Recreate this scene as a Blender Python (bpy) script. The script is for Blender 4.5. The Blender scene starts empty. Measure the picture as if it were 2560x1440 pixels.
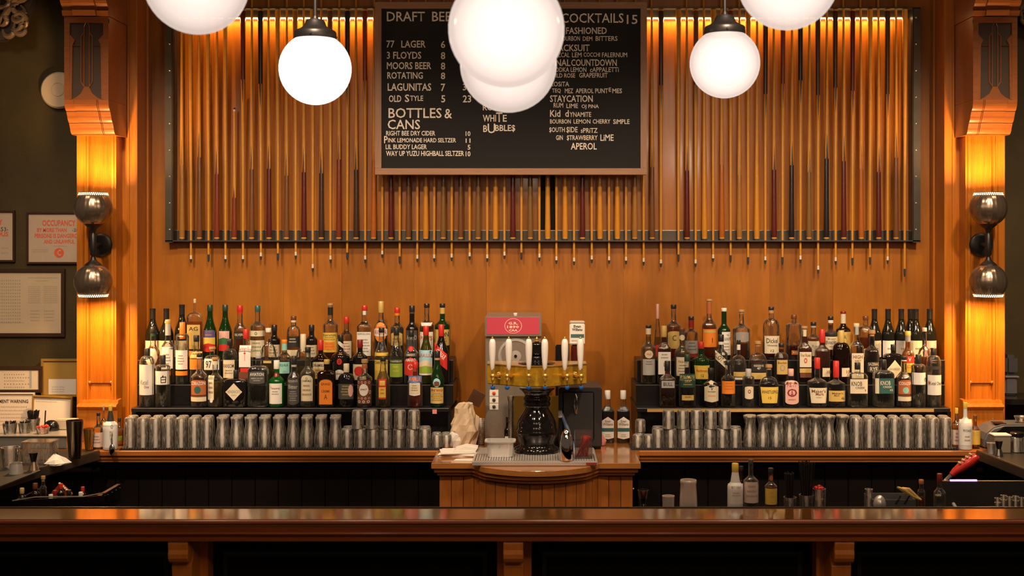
import bpy, bmesh, math, random
from mathutils import Vector, Matrix
random.seed(7)
PI = math.pi
scene = bpy.context.scene
COL = scene.collection
# ------------------------------------------------------------------ camera, world, lights, exposure
F = 3080.0; VX = 1352.0; VY = 600.0; CZ = 2.05; WALL = 7.0
cam_d = bpy.data.cameras.new('camera'); cam = bpy.data.objects.new('camera', cam_d); COL.objects.link(cam)
cam.location = (0, 0, CZ); cam.rotation_euler = (PI/2, 0, 0)
cam_d.sensor_width = 36; cam_d.lens = F/2560*36
cam_d.shift_x = (1280-VX)/2560; cam_d.shift_y = -(720-VY)/2560
cam_d.dof.use_dof = True; cam_d.dof.focus_distance = 6.6; cam_d.dof.aperture_fstop = 4.5
cam_d.clip_start = 0.05
scene.camera = cam
w = bpy.data.worlds.new('world'); scene.world = w; w.use_nodes = True
w.node_tree.nodes['Background'].inputs[0].default_value = (1.0, 0.72, 0.50, 1)
w.node_tree.nodes['Background'].inputs[1].default_value = 0.075
scene.view_settings.view_transform = 'Standard'; scene.view_settings.look = 'None'
scene.view_settings.gamma = 1; scene.view_settings.use_curve_mapping = False
scene.view_settings.exposure = 0.0
cy = scene.cycles
cy.use_denoising = True; cy.max_bounces = 9; cy.diffuse_bounces = 3; cy.glossy_bounces = 3
cy.transmission_bounces = 8; cy.transparent_max_bounces = 48; cy.caustics_reflective = False
cy.caustics_refractive = False; cy.sample_clamp_indirect = 3.0; cy.sample_clamp_direct = 0
WARM = (1.0, 0.70, 0.42)
def lamp(name, kind, loc, power, color=WARM, rot=(0,0,0), **kw):
    l = bpy.data.lights.new(name, kind); l.energy = power; l.color = color
    for k, v in kw.items(): setattr(l, k, v)
    o = bpy.data.objects.new(name, l); COL.objects.link(o); o.location = loc; o.rotation_euler = rot
    return o
# ceiling downlights above the working aisle, between the bar and the back bar
for lx in (-1.95, -1.05, 0.1, 1.2, 2.1):
    lamp('ceiling_downlight', 'SPOT', (lx, 5.15, 3.72), 100, (1.0, 0.74, 0.50), (math.radians(24), 0, 0),
         spot_size=math.radians(95), spot_blend=0.8, shadow_soft_size=0.16)
# added fill spots over the guests' side, brightening the bottle fronts
for lx, ax in ((-2.2, 0.05), (-0.8, 0.0), (0.8, 0.0), (2.2, -0.05)):
    lamp('track_spot', 'SPOT', (lx, 3.9, 3.6), 225, (1.0, 0.75, 0.52), (math.radians(51), 0, ax), spot_size=math.radians(60), spot_blend=0.9, shadow_soft_size=0.08)
for sx in (-1, 1):   # added fill lamps brightening the side walls
    lamp('passage_downlight', 'SPOT', (sx*2.95, 5.9, 3.72), 36, (1.0, 0.74, 0.50), (math.radians(38), 0, 0), spot_size=math.radians(80), spot_blend=1.0, shadow_soft_size=0.15)
# added bare lamp out of the frame, set for a sheen on the wall
lamp('far_pendant_bulb', 'POINT', (1.49, 1.5, 2.86), 34, (1.0, 0.76, 0.55), shadow_soft_size=0.14)
# dim room lighting on the guests' side
lamp('room_light', 'AREA', (0.2, 1.6, 3.7), 26, (1.0, 0.66, 0.42), (math.radians(38), 0, 0), shape='RECTANGLE', size=4.5, size_y=1.2)

# ------------------------------------------------------------------ helpers
def P(x, y, d): return Vector(((x-VX)*d/F, d, CZ-(y-VY)*d/F))
def S(px, d): return px*d/F
def XZ(x, y, d): return ((x-VX)*d/F, CZ-(y-VY)*d/F)
class MB:
    def __init__(s): s.v = []; s.f = []
    def add(s, vs, fs):
        n = len(s.v); s.v += [tuple(v) for v in vs]; s.f += [tuple(i+n for i in f) for f in fs]; return s
    def box(s, x0, x1, y0, y1, z0, z1):
        vs = [(x, y, z) for x in (x0, x1) for y in (y0, y1) for z in (z0, z1)]
        return s.add(vs, [(0,1,3,2),(4,6,7,5),(0,4,5,1),(2,3,7,6),(0,2,6,4),(1,5,7,3)])
    def lathe(s, prof, c=(0,0,0), n=24, p=2.0, flat=1.0, cap0=True, cap1=True, M=None, mod=None):
        vs = []
        for i, (r, z) in enumerate(prof):
            for k in range(n):
                t = 2*PI*k/n
                a, b = math.cos(t), math.sin(t)
                if p != 2.0:
                    a = math.copysign(abs(a)**(2/p), a); b = math.copysign(abs(b)**(2/p), b)
                zz = z + (mod(i, k) if mod else 0)
                vs.append((r*a, r*b*flat, zz))
        fs = []
        for i in range(len(prof)-1):
            for k in range(n):
                k2 = (k+1) % n
                fs.append((i*n+k, i*n+k2, (i+1)*n+k2, (i+1)*n+k))
        if cap0: fs.append(tuple(range(n-1, -1, -1)))
        if cap1: fs.append(tuple((len(prof)-1)*n+k for k in range(n)))
        if M is not None: vs = [M @ Vector(v) for v in vs]
        vs = [(v[0]+c[0], v[1]+c[1], v[2]+c[2]) for v in vs]
        return s.add(vs, fs)
    def cyl(s, a, b, r, r2=None, n=12):
        a, b = Vector(a), Vector(b); r2 = r if r2 is None else r2
        q = (b-a).to_track_quat('Z', 'Y').to_matrix(); L = (b-a).length
        return s.lathe([(r, 0), (r2, L)], c=a, n=n, M=q.to_4x4())
    def tube(s, pts, r, n=8):
        pts = [Vector(p) for p in pts]; vs = []
        rs = r if isinstance(r, (list, tuple)) else [r]*len(pts)
        for i, p_ in enumerate(pts):
            t = (pts[min(i+1, len(pts)-1)]-pts[max(i-1, 0)]).normalized()
            q = t.to_track_quat('Z', 'Y').to_matrix()
            for k in range(n):
                vs.append(p_ + q @ Vector((rs[i]*math.cos(2*PI*k/n), rs[i]*math.sin(2*PI*k/n), 0)))
        fs = [(i*n+k, i*n+(k+1) % n, (i+1)*n+(k+1) % n, (i+1)*n+k) for i in range(len(pts)-1) for k in range(n)]
        fs += [tuple(range(n-1, -1, -1)), tuple((len(pts)-1)*n+k for k in range(n))]
        return s.add(vs, fs)
    def prism(s, poly, a0, a1, axis='x'):
        # poly in the two remaining axes, extruded along axis
        def mk(a, u, v): return (a, u, v) if axis == 'x' else ((u, a, v) if axis == 'y' else (u, v, a))
        n = len(poly)
        vs = [mk(a0, *q) for q in poly] + [mk(a1, *q) for q in poly]
        fs = [(i, (i+1) % n, n+(i+1) % n, n+i) for i in range(n)] + [tuple(range(n-1, -1, -1)), tuple(range(n, 2*n))]
        return s.add(vs, fs)
    def sphere(s, c, r, n=12, m=8, sq=(1,1,1)):
        pr = [(max(r*math.sin(PI*i/m), r*0.02), -r*math.cos(PI*i/m)) for i in range(m+1)]
        M = Matrix.Diagonal((sq[0], sq[1], sq[2], 1))
        return s.lathe(pr, c=c, n=n, M=M)
    def build(s, name, m, parent=None, smooth=False, bevel=0, loc=None, segs=2, fix=True, ang=40):
        me = bpy.data.meshes.new(name); me.from_pydata(s.v, [], s.f)
        if fix or bevel:
            bm = bmesh.new(); bm.from_mesh(me)
            if fix: bmesh.ops.recalc_face_normals(bm, faces=bm.faces)
            if bevel:
                ed = [e for e in bm.edges if len(e.link_faces) == 2 and e.calc_face_angle(0) > math.radians(30)]
                bmesh.ops.bevel(bm, geom=ed, offset=bevel, segments=segs, affect='EDGES', clamp_overlap=True)
            bm.to_mesh(me); bm.free()
        if smooth:
            me.shade_smooth(); me.set_sharp_from_angle(angle=math.radians(ang))
        me.materials.append(m)
        o = bpy.data.objects.new(name, me); COL.objects.link(o)
        if parent is not None: o.parent = parent
        if loc is not None: o.location = loc
        return o
LABELS = {}
def tag(o, label=None, cat=None, group=None, kind=None):
    if label: o['label'] = label
    if cat: o['category'] = cat
    if group: o['group'] = group
    if kind: o['kind'] = kind
    if label and len(__import__('re').findall(r"[A-Za-z0-9']+", label)) > 16: print('LONG', label)
    if label and o.parent is None:
        if label in LABELS: print('DUP LABEL', label)
        LABELS[label] = 1
    return o
def thing(name, label, cat, loc=(0,0,0), group=None, rz=0):
    o = bpy.data.objects.new(name, None); o.empty_display_size = 0.05; COL.objects.link(o); o.location = loc
    o.rotation_euler = (0, 0, rz)
    return tag(o, label, cat, group)
def struct(o): o['kind'] = 'structure'; return o
def dup(root, loc, label=None, rz=None):
    r = root.copy(); COL.objects.link(r); r.location = loc
    if label: tag(r, label)
    if rz is not None: r.rotation_euler = (0, 0, rz)
    for ch in list(root.children):
        c = ch.copy(); COL.objects.link(c); c.parent = r
        for g in ch.children:
            d = g.copy(); COL.objects.link(d); d.parent = c
    return r
ORD = ['first','second','third','fourth','fifth','sixth','seventh','eighth','ninth','tenth','eleventh','twelfth','thirteenth','fourteenth','fifteenth','sixteenth','seventeenth','eighteenth','nineteenth','twentieth']
def ordw(i):
    if i < 20: return ORD[i]
    t = ['twenty','thirty','forty'][(i+1)//10-2]
    return (t[:-1]+'ieth') if (i+1) % 10 == 0 else t+'-'+ORD[(i+1) % 10-1]
# ------------------------------------------------------------------ materials
MATS = {}
def nodes(name):
    m = bpy.data.materials.new(name); m.use_nodes = True; nt = m.node_tree; nt.nodes.clear()
    return m, nt, nt.nodes, nt.links
def mat(name, col, rough=0.5, metal=0.0, spec=0.5, emit=None, es=1.0, noise=0.0, nscale=20, bump=0.0, bscale=60, coat=0.0, alpha=None):
    if name in MATS: return MATS[name]
    m, nt, N, L = nodes(name)
    b = N.new('ShaderNodeBsdfPrincipled'); o = N.new('ShaderNodeOutputMaterial'); L.new(b.outputs[0], o.inputs[0])
    b.inputs['Base Color'].default_value = (*col, 1); b.inputs['Roughness'].default_value = rough
    b.inputs['Metallic'].default_value = metal; b.inputs['Specular IOR Level'].default_value = spec
    b.inputs['Coat Weight'].default_value = coat; b.inputs['Coat Roughness'].default_value = 0.08
    if emit: b.inputs['Emission Color'].default_value = (*emit, 1); b.inputs['Emission Strength'].default_value = es
    tc = N.new('ShaderNodeTexCoord')
    if noise:
        t = N.new('ShaderNodeTexNoise'); t.inputs['Scale'].default_value = nscale; t.inputs['Detail'].default_value = 4
        L.new(tc.outputs['Object'], t.inputs['Vector'])
        r = N.new('ShaderNodeMix'); r.data_type = 'RGBA'
        r.inputs[6].default_value = (*[c*(1-noise) for c in col], 1); r.inputs[7].default_value = (*[min(c*(1+noise), 1) for c in col], 1)
        L.new(t.outputs['Fac'], r.inputs[0]); L.new(r.outputs[2], b.inputs['Base Color'])
    if bump:
        t = N.new('ShaderNodeTexNoise'); t.inputs['Scale'].default_value = bscale; t.inputs['Detail'].default_value = 3
        L.new(tc.outputs['Object'], t.inputs['Vector'])
        bn = N.new('ShaderNodeBump'); bn.inputs['Strength'].default_value = bump; bn.inputs['Distance'].default_value = 0.005
        L.new(t.outputs['Fac'], bn.inputs['Height']); L.new(bn.outputs[0], b.inputs['Normal'])
    MATS[name] = m; return m
def wood(name, dark, light, axis='z', rough=0.35, coat=0.35, stretch=14, scale=3.0, vary=0.0, bump=0.05, blotch=0.35):
    if name in MATS: return MATS[name]
    m, nt, N, L = nodes(name)
    b = N.new('ShaderNodeBsdfPrincipled'); o = N.new('ShaderNodeOutputMaterial'); L.new(b.outputs[0], o.inputs[0])
    b.inputs['Roughness'].default_value = rough; b.inputs['Coat Weight'].default_value = coat; b.inputs['Coat Roughness'].default_value = 0.12
    tc = N.new('ShaderNodeTexCoord'); mp = N.new('ShaderNodeMapping')
    sc = {'x': (1, stretch, stretch), 'y': (stretch, 1, stretch), 'z': (stretch, stretch, 1)}[axis]
    mp.inputs['Scale'].default_value = sc; L.new(tc.outputs['Object'], mp.inputs['Vector'])
    oi = N.new('ShaderNodeObjectInfo'); ad = N.new('ShaderNodeVectorMath'); ad.operation = 'ADD'
    ml = N.new('ShaderNodeMath'); ml.operation = 'MULTIPLY'; ml.inputs[1].default_value = 37
    L.new(oi.outputs['Random'], ml.inputs[0]); L.new(mp.outputs[0], ad.inputs[0]); L.new(ml.outputs[0], ad.inputs[1])
    t = N.new('ShaderNodeTexNoise'); t.inputs['Scale'].default_value = scale; t.inputs['Detail'].default_value = 6; t.inputs['Roughness'].default_value = 0.6
    t.inputs['Distortion'].default_value = 0.6
    L.new(ad.outputs[0], t.inputs['Vector'])
    t2 = N.new('ShaderNodeTexNoise'); t2.inputs['Scale'].default_value = 2.4; t2.inputs['Detail'].default_value = 3
    ad2 = N.new('ShaderNodeVectorMath'); ad2.operation = 'ADD'; L.new(tc.outputs['Object'], ad2.inputs[0]); L.new(ml.outputs[0], ad2.inputs[1])
    L.new(ad2.outputs[0], t2.inputs['Vector'])
    mx = N.new('ShaderNodeMix'); mx.data_type = 'FLOAT'; mx.inputs[0].default_value = blotch
    L.new(t.outputs['Fac'], mx.inputs[2]); L.new(t2.outputs['Fac'], mx.inputs[3])
    cr = N.new('ShaderNodeValToRGB'); cr.color_ramp.elements[0].position = 0.3; cr.color_ramp.elements[1].position = 0.7
    cr.color_ramp.elements[0].color = (*dark, 1); cr.color_ramp.elements[1].color = (*light, 1)
    L.new(mx.outputs[0], cr.inputs[0])
    if vary:
        hs = N.new('ShaderNodeHueSaturation'); mr = N.new('ShaderNodeMapRange'); mr.inputs[3].default_value = 1-vary; mr.inputs[4].default_value = 1+vary
        L.new(oi.outputs['Random'], mr.inputs[0]); L.new(mr.outputs[0], hs.inputs['Value']); L.new(cr.outputs[0], hs.inputs['Color']); L.new(hs.outputs[0], b.inputs['Base Color'])
    else: L.new(cr.outputs[0], b.inputs['Base Color'])
    if bump:
        bn = N.new('ShaderNodeBump'); bn.inputs['Strength'].default_value = bump; bn.inputs['Distance'].default_value = 0.003
        L.new(t.outputs['Fac'], bn.inputs['Height']); L.new(bn.outputs[0], b.inputs['Normal'])
    b.inputs['Coat IOR'].default_value = 1.5 if coat < 0.9 else 1.75
    MATS[name] = m; return m
def glass(name, col, gloss=1.0, rough=0.02, body=None, bodyf=0.0, bump=0.0, ior=1.5, bscale=25, edge=0.0, streak=1.0, streak_light=0.0, hscale=90, fwd=0.5, ramp=None, hstretch=0.06):
    """thin clear glass: tinted see-through plus fresnel reflection (and a little body colour)"""
    if name in MATS: return MATS[name]
    m, nt, N, L = nodes(name)
    o = N.new('ShaderNodeOutputMaterial'); tr = N.new('ShaderNodeBsdfTransparent'); tr.inputs[0].default_value = (*col, 1)
    gl = N.new('ShaderNodeBsdfGlossy'); gl.inputs['Roughness'].default_value = rough; gl.inputs[0].default_value = (1, 1, 1, 1)
    fr = N.new('ShaderNodeFresnel'); fr.inputs['IOR'].default_value = ior
    base = tr
    lw = N.new('ShaderNodeLayerWeight'); lw.inputs['Blend'].default_value = 0.5
    pw = N.new('ShaderNodeMath'); pw.operation = 'POWER'; pw.inputs[1].default_value = 2.0; L.new(lw.outputs['Facing'], pw.inputs[0])
    ma = N.new('ShaderNodeMath'); ma.operation = 'MULTIPLY_ADD'; ma.use_clamp = True; ma.inputs[1].default_value = edge; ma.inputs[2].default_value = bodyf; L.new(pw.outputs[0], ma.inputs[0])  # body colour painted paler at the rims, as light gathers there
    if ramp:   # light a round wall would gather, painted in: pale core, clear flanks, bright edges
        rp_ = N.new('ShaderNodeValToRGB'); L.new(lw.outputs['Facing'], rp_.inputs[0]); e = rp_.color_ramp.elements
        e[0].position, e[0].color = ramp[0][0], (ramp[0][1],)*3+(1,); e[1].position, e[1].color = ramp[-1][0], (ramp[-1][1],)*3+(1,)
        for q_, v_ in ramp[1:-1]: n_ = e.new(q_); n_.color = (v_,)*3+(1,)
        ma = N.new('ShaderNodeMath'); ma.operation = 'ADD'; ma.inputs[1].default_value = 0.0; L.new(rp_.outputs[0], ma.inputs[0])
    if bodyf or edge:
        df = N.new('ShaderNodeBsdfDiffuse'); df.inputs[0].default_value = (*(body or col), 1)
        tl = N.new('ShaderNodeBsdfTranslucent'); tl.inputs[0].default_value = (*(body or col), 1)
        a = N.new('ShaderNodeMixShader'); a.inputs[0].default_value = fwd; L.new(df.outputs[0], a.inputs[1]); L.new(tl.outputs[0], a.inputs[2])
        b_ = N.new('ShaderNodeMixShader')
        if streak_light:   # pale streaks painted in for highlights running down the glass
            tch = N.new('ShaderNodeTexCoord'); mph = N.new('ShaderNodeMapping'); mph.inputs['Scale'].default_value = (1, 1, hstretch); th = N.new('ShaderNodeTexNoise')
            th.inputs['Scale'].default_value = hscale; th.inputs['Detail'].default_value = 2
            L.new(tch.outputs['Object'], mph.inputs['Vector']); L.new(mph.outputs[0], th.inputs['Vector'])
            mh = N.new('ShaderNodeMapRange'); mh.interpolation_type = 'SMOOTHSTEP'; mh.inputs[1].default_value = 0.44; mh.inputs[2].default_value = 0.68; mh.inputs[3].default_value = 0.0; mh.inputs[4].default_value = streak_light
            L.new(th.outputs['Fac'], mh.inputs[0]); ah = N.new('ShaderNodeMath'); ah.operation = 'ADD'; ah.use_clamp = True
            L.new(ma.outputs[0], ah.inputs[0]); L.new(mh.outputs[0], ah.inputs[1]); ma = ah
        L.new(ma.outputs[0], b_.inputs[0]); L.new(tr.outputs[0], b_.inputs[1]); L.new(a.outputs[0], b_.inputs[2]); base = b_
    mu = N.new('ShaderNodeMath'); mu.operation = 'MULTIPLY'; mu.inputs[1].default_value = gloss; mu.use_clamp = True; L.new(fr.outputs[0], mu.inputs[0])
    mx = N.new('ShaderNodeMixShader'); L.new(mu.outputs[0], mx.inputs[0]); L.new(base.outputs[0], mx.inputs[1]); L.new(gl.outputs[0], mx.inputs[2])
    L.new(mx.outputs[0], o.inputs[0])
    if bump:
        tc = N.new('ShaderNodeTexCoord'); t = N.new('ShaderNodeTexNoise'); t.inputs['Scale'].default_value = bscale
        mp = N.new('ShaderNodeMapping'); mp.inputs['Scale'].default_value = (1, 1, streak); L.new(tc.outputs['Object'], mp.inputs['Vector']); L.new(mp.outputs[0], t.inputs['Vector'])
        bn = N.new('ShaderNodeBump'); bn.inputs['Strength'].default_value = bump; bn.inputs['Distance'].default_value = 0.01
        L.new(t.outputs['Fac'], bn.inputs['Height']); L.new(bn.outputs[0], gl.inputs['Normal']); L.new(bn.outputs[0], fr.inputs['Normal'])
    MATS[name] = m; return m
def refr(name, col, rough=0.0, ior=1.45, bump=0, bscale=120):
    if name in MATS: return MATS[name]
    m = mat(name, col, rough, bump=bump, bscale=bscale)
    b = [n for n in m.node_tree.nodes if n.type == 'BSDF_PRINCIPLED'][0]
    b.inputs['Transmission Weight'].default_value = 1.0; b.inputs['IOR'].default_value = ior
    return m
CHERRY = wood('cherry_veneer', (0.25, 0.075, 0.005), (0.47, 0.160, 0.011), 'z', rough=0.36, coat=0.35, stretch=9, scale=2.2, vary=0.06, blotch=0.5)
CHERRYM = wood('cherry_moulding', (0.36, 0.095, 0.006), (0.60, 0.20, 0.015), 'z', rough=0.3, coat=0.4)
CHERRYX = wood('cherry_moulding_level', (0.26, 0.075, 0.012), (0.45, 0.15, 0.03), 'x', rough=0.28, coat=0.5)
CORBELW = wood('corbel_wood', (0.22, 0.062, 0.014), (0.35, 0.11, 0.026), 'x', rough=0.3, coat=0.3, scale=5)
BARTOP = wood('bar_top_wood', (0.13, 0.045, 0.006), (0.24, 0.09, 0.012), 'x', rough=0.10, coat=1.0, stretch=12, scale=3, bump=0.0)
BARFACE = wood('bar_edge_wood', (0.20, 0.038, 0.005), (0.36, 0.080, 0.010), 'x', rough=0.5, coat=0.04)
COUNTERW = wood('counter_wood', (0.24, 0.085, 0.018), (0.40, 0.16, 0.04), 'x', rough=0.16, coat=0.8, bump=0.02)
FRAMEW = wood('walnut_frame', (0.28, 0.13, 0.06), (0.42, 0.21, 0.11), 'x', rough=0.5, coat=0.0, scale=6)
BOARDW = wood('beadboard_wood', (0.24, 0.07, 0.012), (0.40, 0.13, 0.025), 'z', rough=0.3, coat=0.4, vary=0.12)
BLACKP = mat('black_paint', (0.006, 0.0035, 0.0025), 0.6, spec=0.15, noise=0.3, nscale=8)
BLACKG = mat('black_gloss', (0.008, 0.007, 0.007), 0.18)
BLACKL = mat('black_laminate', (0.010, 0.009, 0.009), 0.3, noise=0.4, nscale=40)
IRON = mat('dark_iron', (0.05, 0.045, 0.045), 0.4, metal=0.8, noise=0.25)
STEELD = mat('blackened_steel', (0.10, 0.085, 0.07), 0.42, metal=0.85, noise=0.3, nscale=12)
STEEL = mat('stainless_steel', (0.66, 0.61, 0.56), 0.3, metal=0.6, noise=0.08)
STEELB = mat('brushed_steel', (0.40, 0.34, 0.28), 0.36, metal=0.75, noise=0.12, nscale=50)
CHROME = mat('chrome', (0.8, 0.78, 0.76), 0.08, metal=1.0)
BRONZE = mat('brushed_bronze', (0.36, 0.27, 0.19), 0.26, metal=0.9)
BRASS = mat('brass', (0.80, 0.48, 0.12), 0.2, metal=0.75, bump=0.12, bscale=40)
BRASSM = mat('mottled_brass', (0.78, 0.42, 0.03), 0.25, metal=0.55, noise=0.35, nscale=30, bump=0.35, bscale=55)
WHITEC = mat('white_ceramic', (0.80, 0.74, 0.68), 0.25, coat=0.4)
PAPER = mat('white_paper', (0.78, 0.72, 0.64), 0.8, noise=0.04)
WALLG = mat('dark_olive_plaster', (0.052, 0.034, 0.006), 0.75, noise=0.35, nscale=6, bump=0.3, bscale=90)
RUBBER = mat('black_rubber', (0.015, 0.014, 0.014), 0.6)
CLEAR = glass('clear_glass', (0.96, 0.96, 0.95), 1.3, 0.03, bump=0.15)
# ------------------------------------------------------------------ text, built flat or wrapped on a label
TEXTQ = []
def text(s, x0, x1, z0, z1, m, parent, fn=None, y=0.0, bold=0.0, name='lettering', rot=0.0, sp=1.0):
    """queue lettering that fills the box x0..x1, z0..z1 (local metres); fn maps (x, z) to depth y"""
    TEXTQ.append((s, x0, x1, z0, z1, m, parent, fn, y, bold, name, rot, sp))
def flush_text():
    obs = []
    for q in TEXTQ:
        cu = bpy.data.curves.new('t', 'FONT'); cu.body = q[0]; cu.offset = q[9]; cu.resolution_u = 2 if q[9] < 0.03 else 1
        cu.space_character = q[12]; cu.align_x = 'CENTER'
        o = bpy.data.objects.new('t', cu); COL.objects.link(o); obs.append(o)
    bpy.context.view_layer.update(); dg = bpy.context.evaluated_depsgraph_get()
    for o, q in zip(obs, TEXTQ):
        s, x0, x1, z0, z1, m, parent, fn, y, bold, name, rot, sp = q
        me = bpy.data.meshes.new_from_object(o.evaluated_get(dg))
        if s == '白':   # brush character drawn stroke by stroke
            g = MB()
            for (ax, az, bx, bz, w_) in ((.52, 1.0, .34, .80, .09), (.10, .78, .14, .02, .06), (.08, .76, .92, .82, .06), (.90, .84, .84, 0, .06), (.14, .44, .84, .46, .05), (.14, .06, .84, .08, .05)):
                ln = math.hypot(bx-ax, bz-az); nx, nz = -(bz-az)/ln*w_, (bx-ax)/ln*w_
                for i in range(3):
                    p, r = i/3, (i+1)/3
                    g.add([(ax+(bx-ax)*p-nx, az+(bz-az)*p-nz, 0), (ax+(bx-ax)*r-nx, az+(bz-az)*r-nz, 0), (ax+(bx-ax)*r+nx, az+(bz-az)*r+nz, 0), (ax+(bx-ax)*p+nx, az+(bz-az)*p+nz, 0)], [(0, 1, 2, 3)])
            me = bpy.data.meshes.new('lettering'); me.from_pydata(g.v, [], g.f)
        if not me.vertices: continue
        xs = [v.co.x for v in me.vertices]; ys = [v.co.y for v in me.vertices]
        a0, a1, b0, b1 = min(xs), max(xs), min(ys), max(ys)
        cx, cz = (x0+x1)/2, (z0+z1)/2
        for v in me.vertices:
            u = x0+(v.co.x-a0)/max(a1-a0, 1e-6)*(x1-x0); t = z0+(v.co.y-b0)/max(b1-b0, 1e-6)*(z1-z0)
            if rot:
                du, dt = u-cx, t-cz; u = cx+du*math.cos(rot)-dt*math.sin(rot); t = cz+du*math.sin(rot)+dt*math.cos(rot)
            v.co = (u, (fn(u, t) if fn else y), t)
        me.materials.clear(); me.materials.append(m); me.name = name
        n = bpy.data.objects.new(name, me); COL.objects.link(n); n.parent = parent
    for o in obs:
        c = o.data; bpy.data.objects.remove(o); bpy.data.curves.remove(c)
    TEXTQ.clear()
def sheet(x0, x1, z0, z1, y=0, t=0.0008): return MB().box(x0, x1, y, y+t, z0, z1)

HC = 0.974           # back counter height
HB = 0.99            # front bar height
TOPZ = 3.75
def onc(x, yb, z=HC):   # a point of the counter plane seen at pixel (x, yb)
    d = (CZ-z)*F/(yb-VY); return Vector(((x-VX)*d/F, d, z))
# ------------------------------------------------------------------ room shell
struct(MB().box(-4.2, 4.2, -1.5, 7.6, -0.1, 0).build('floor', mat('dark_floor', (0.04, 0.025, 0.015), 0.5, noise=0.3)))
struct(MB().box(-4.2, 4.2, -1.5, 7.6, TOPZ, TOPZ+0.1).build('ceiling', mat('dark_ceiling', (0.05, 0.03, 0.015), 0.7, noise=0.2)))
wb = struct(MB().box(-2.5, 2.5, 7.012, 7.25, 0, TOPZ).build('wall_back', CHERRY))
xs = [-2.30, -1.86, -1.46, -1.13, -0.72, -0.31, 0.08, 0.47, 0.87, 1.30, 1.66, 2.0, 2.30]
for i in range(len(xs)-1):
    MB().box(xs[i]+0.0004, xs[i+1]-0.0004, 6.998+0.001*(i % 2), 7.012, HC-0.1, TOPZ-0.01).build('veneer_panel', CHERRY, wb)
struct(MB().box(-4.2, -2.5, 7.05, 7.25, 0, TOPZ).build('wall_left', WALLG))
struct(MB().box(2.5, 4.2, 7.05, 7.25, 0, TOPZ).build('wall_right', WALLG))
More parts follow.
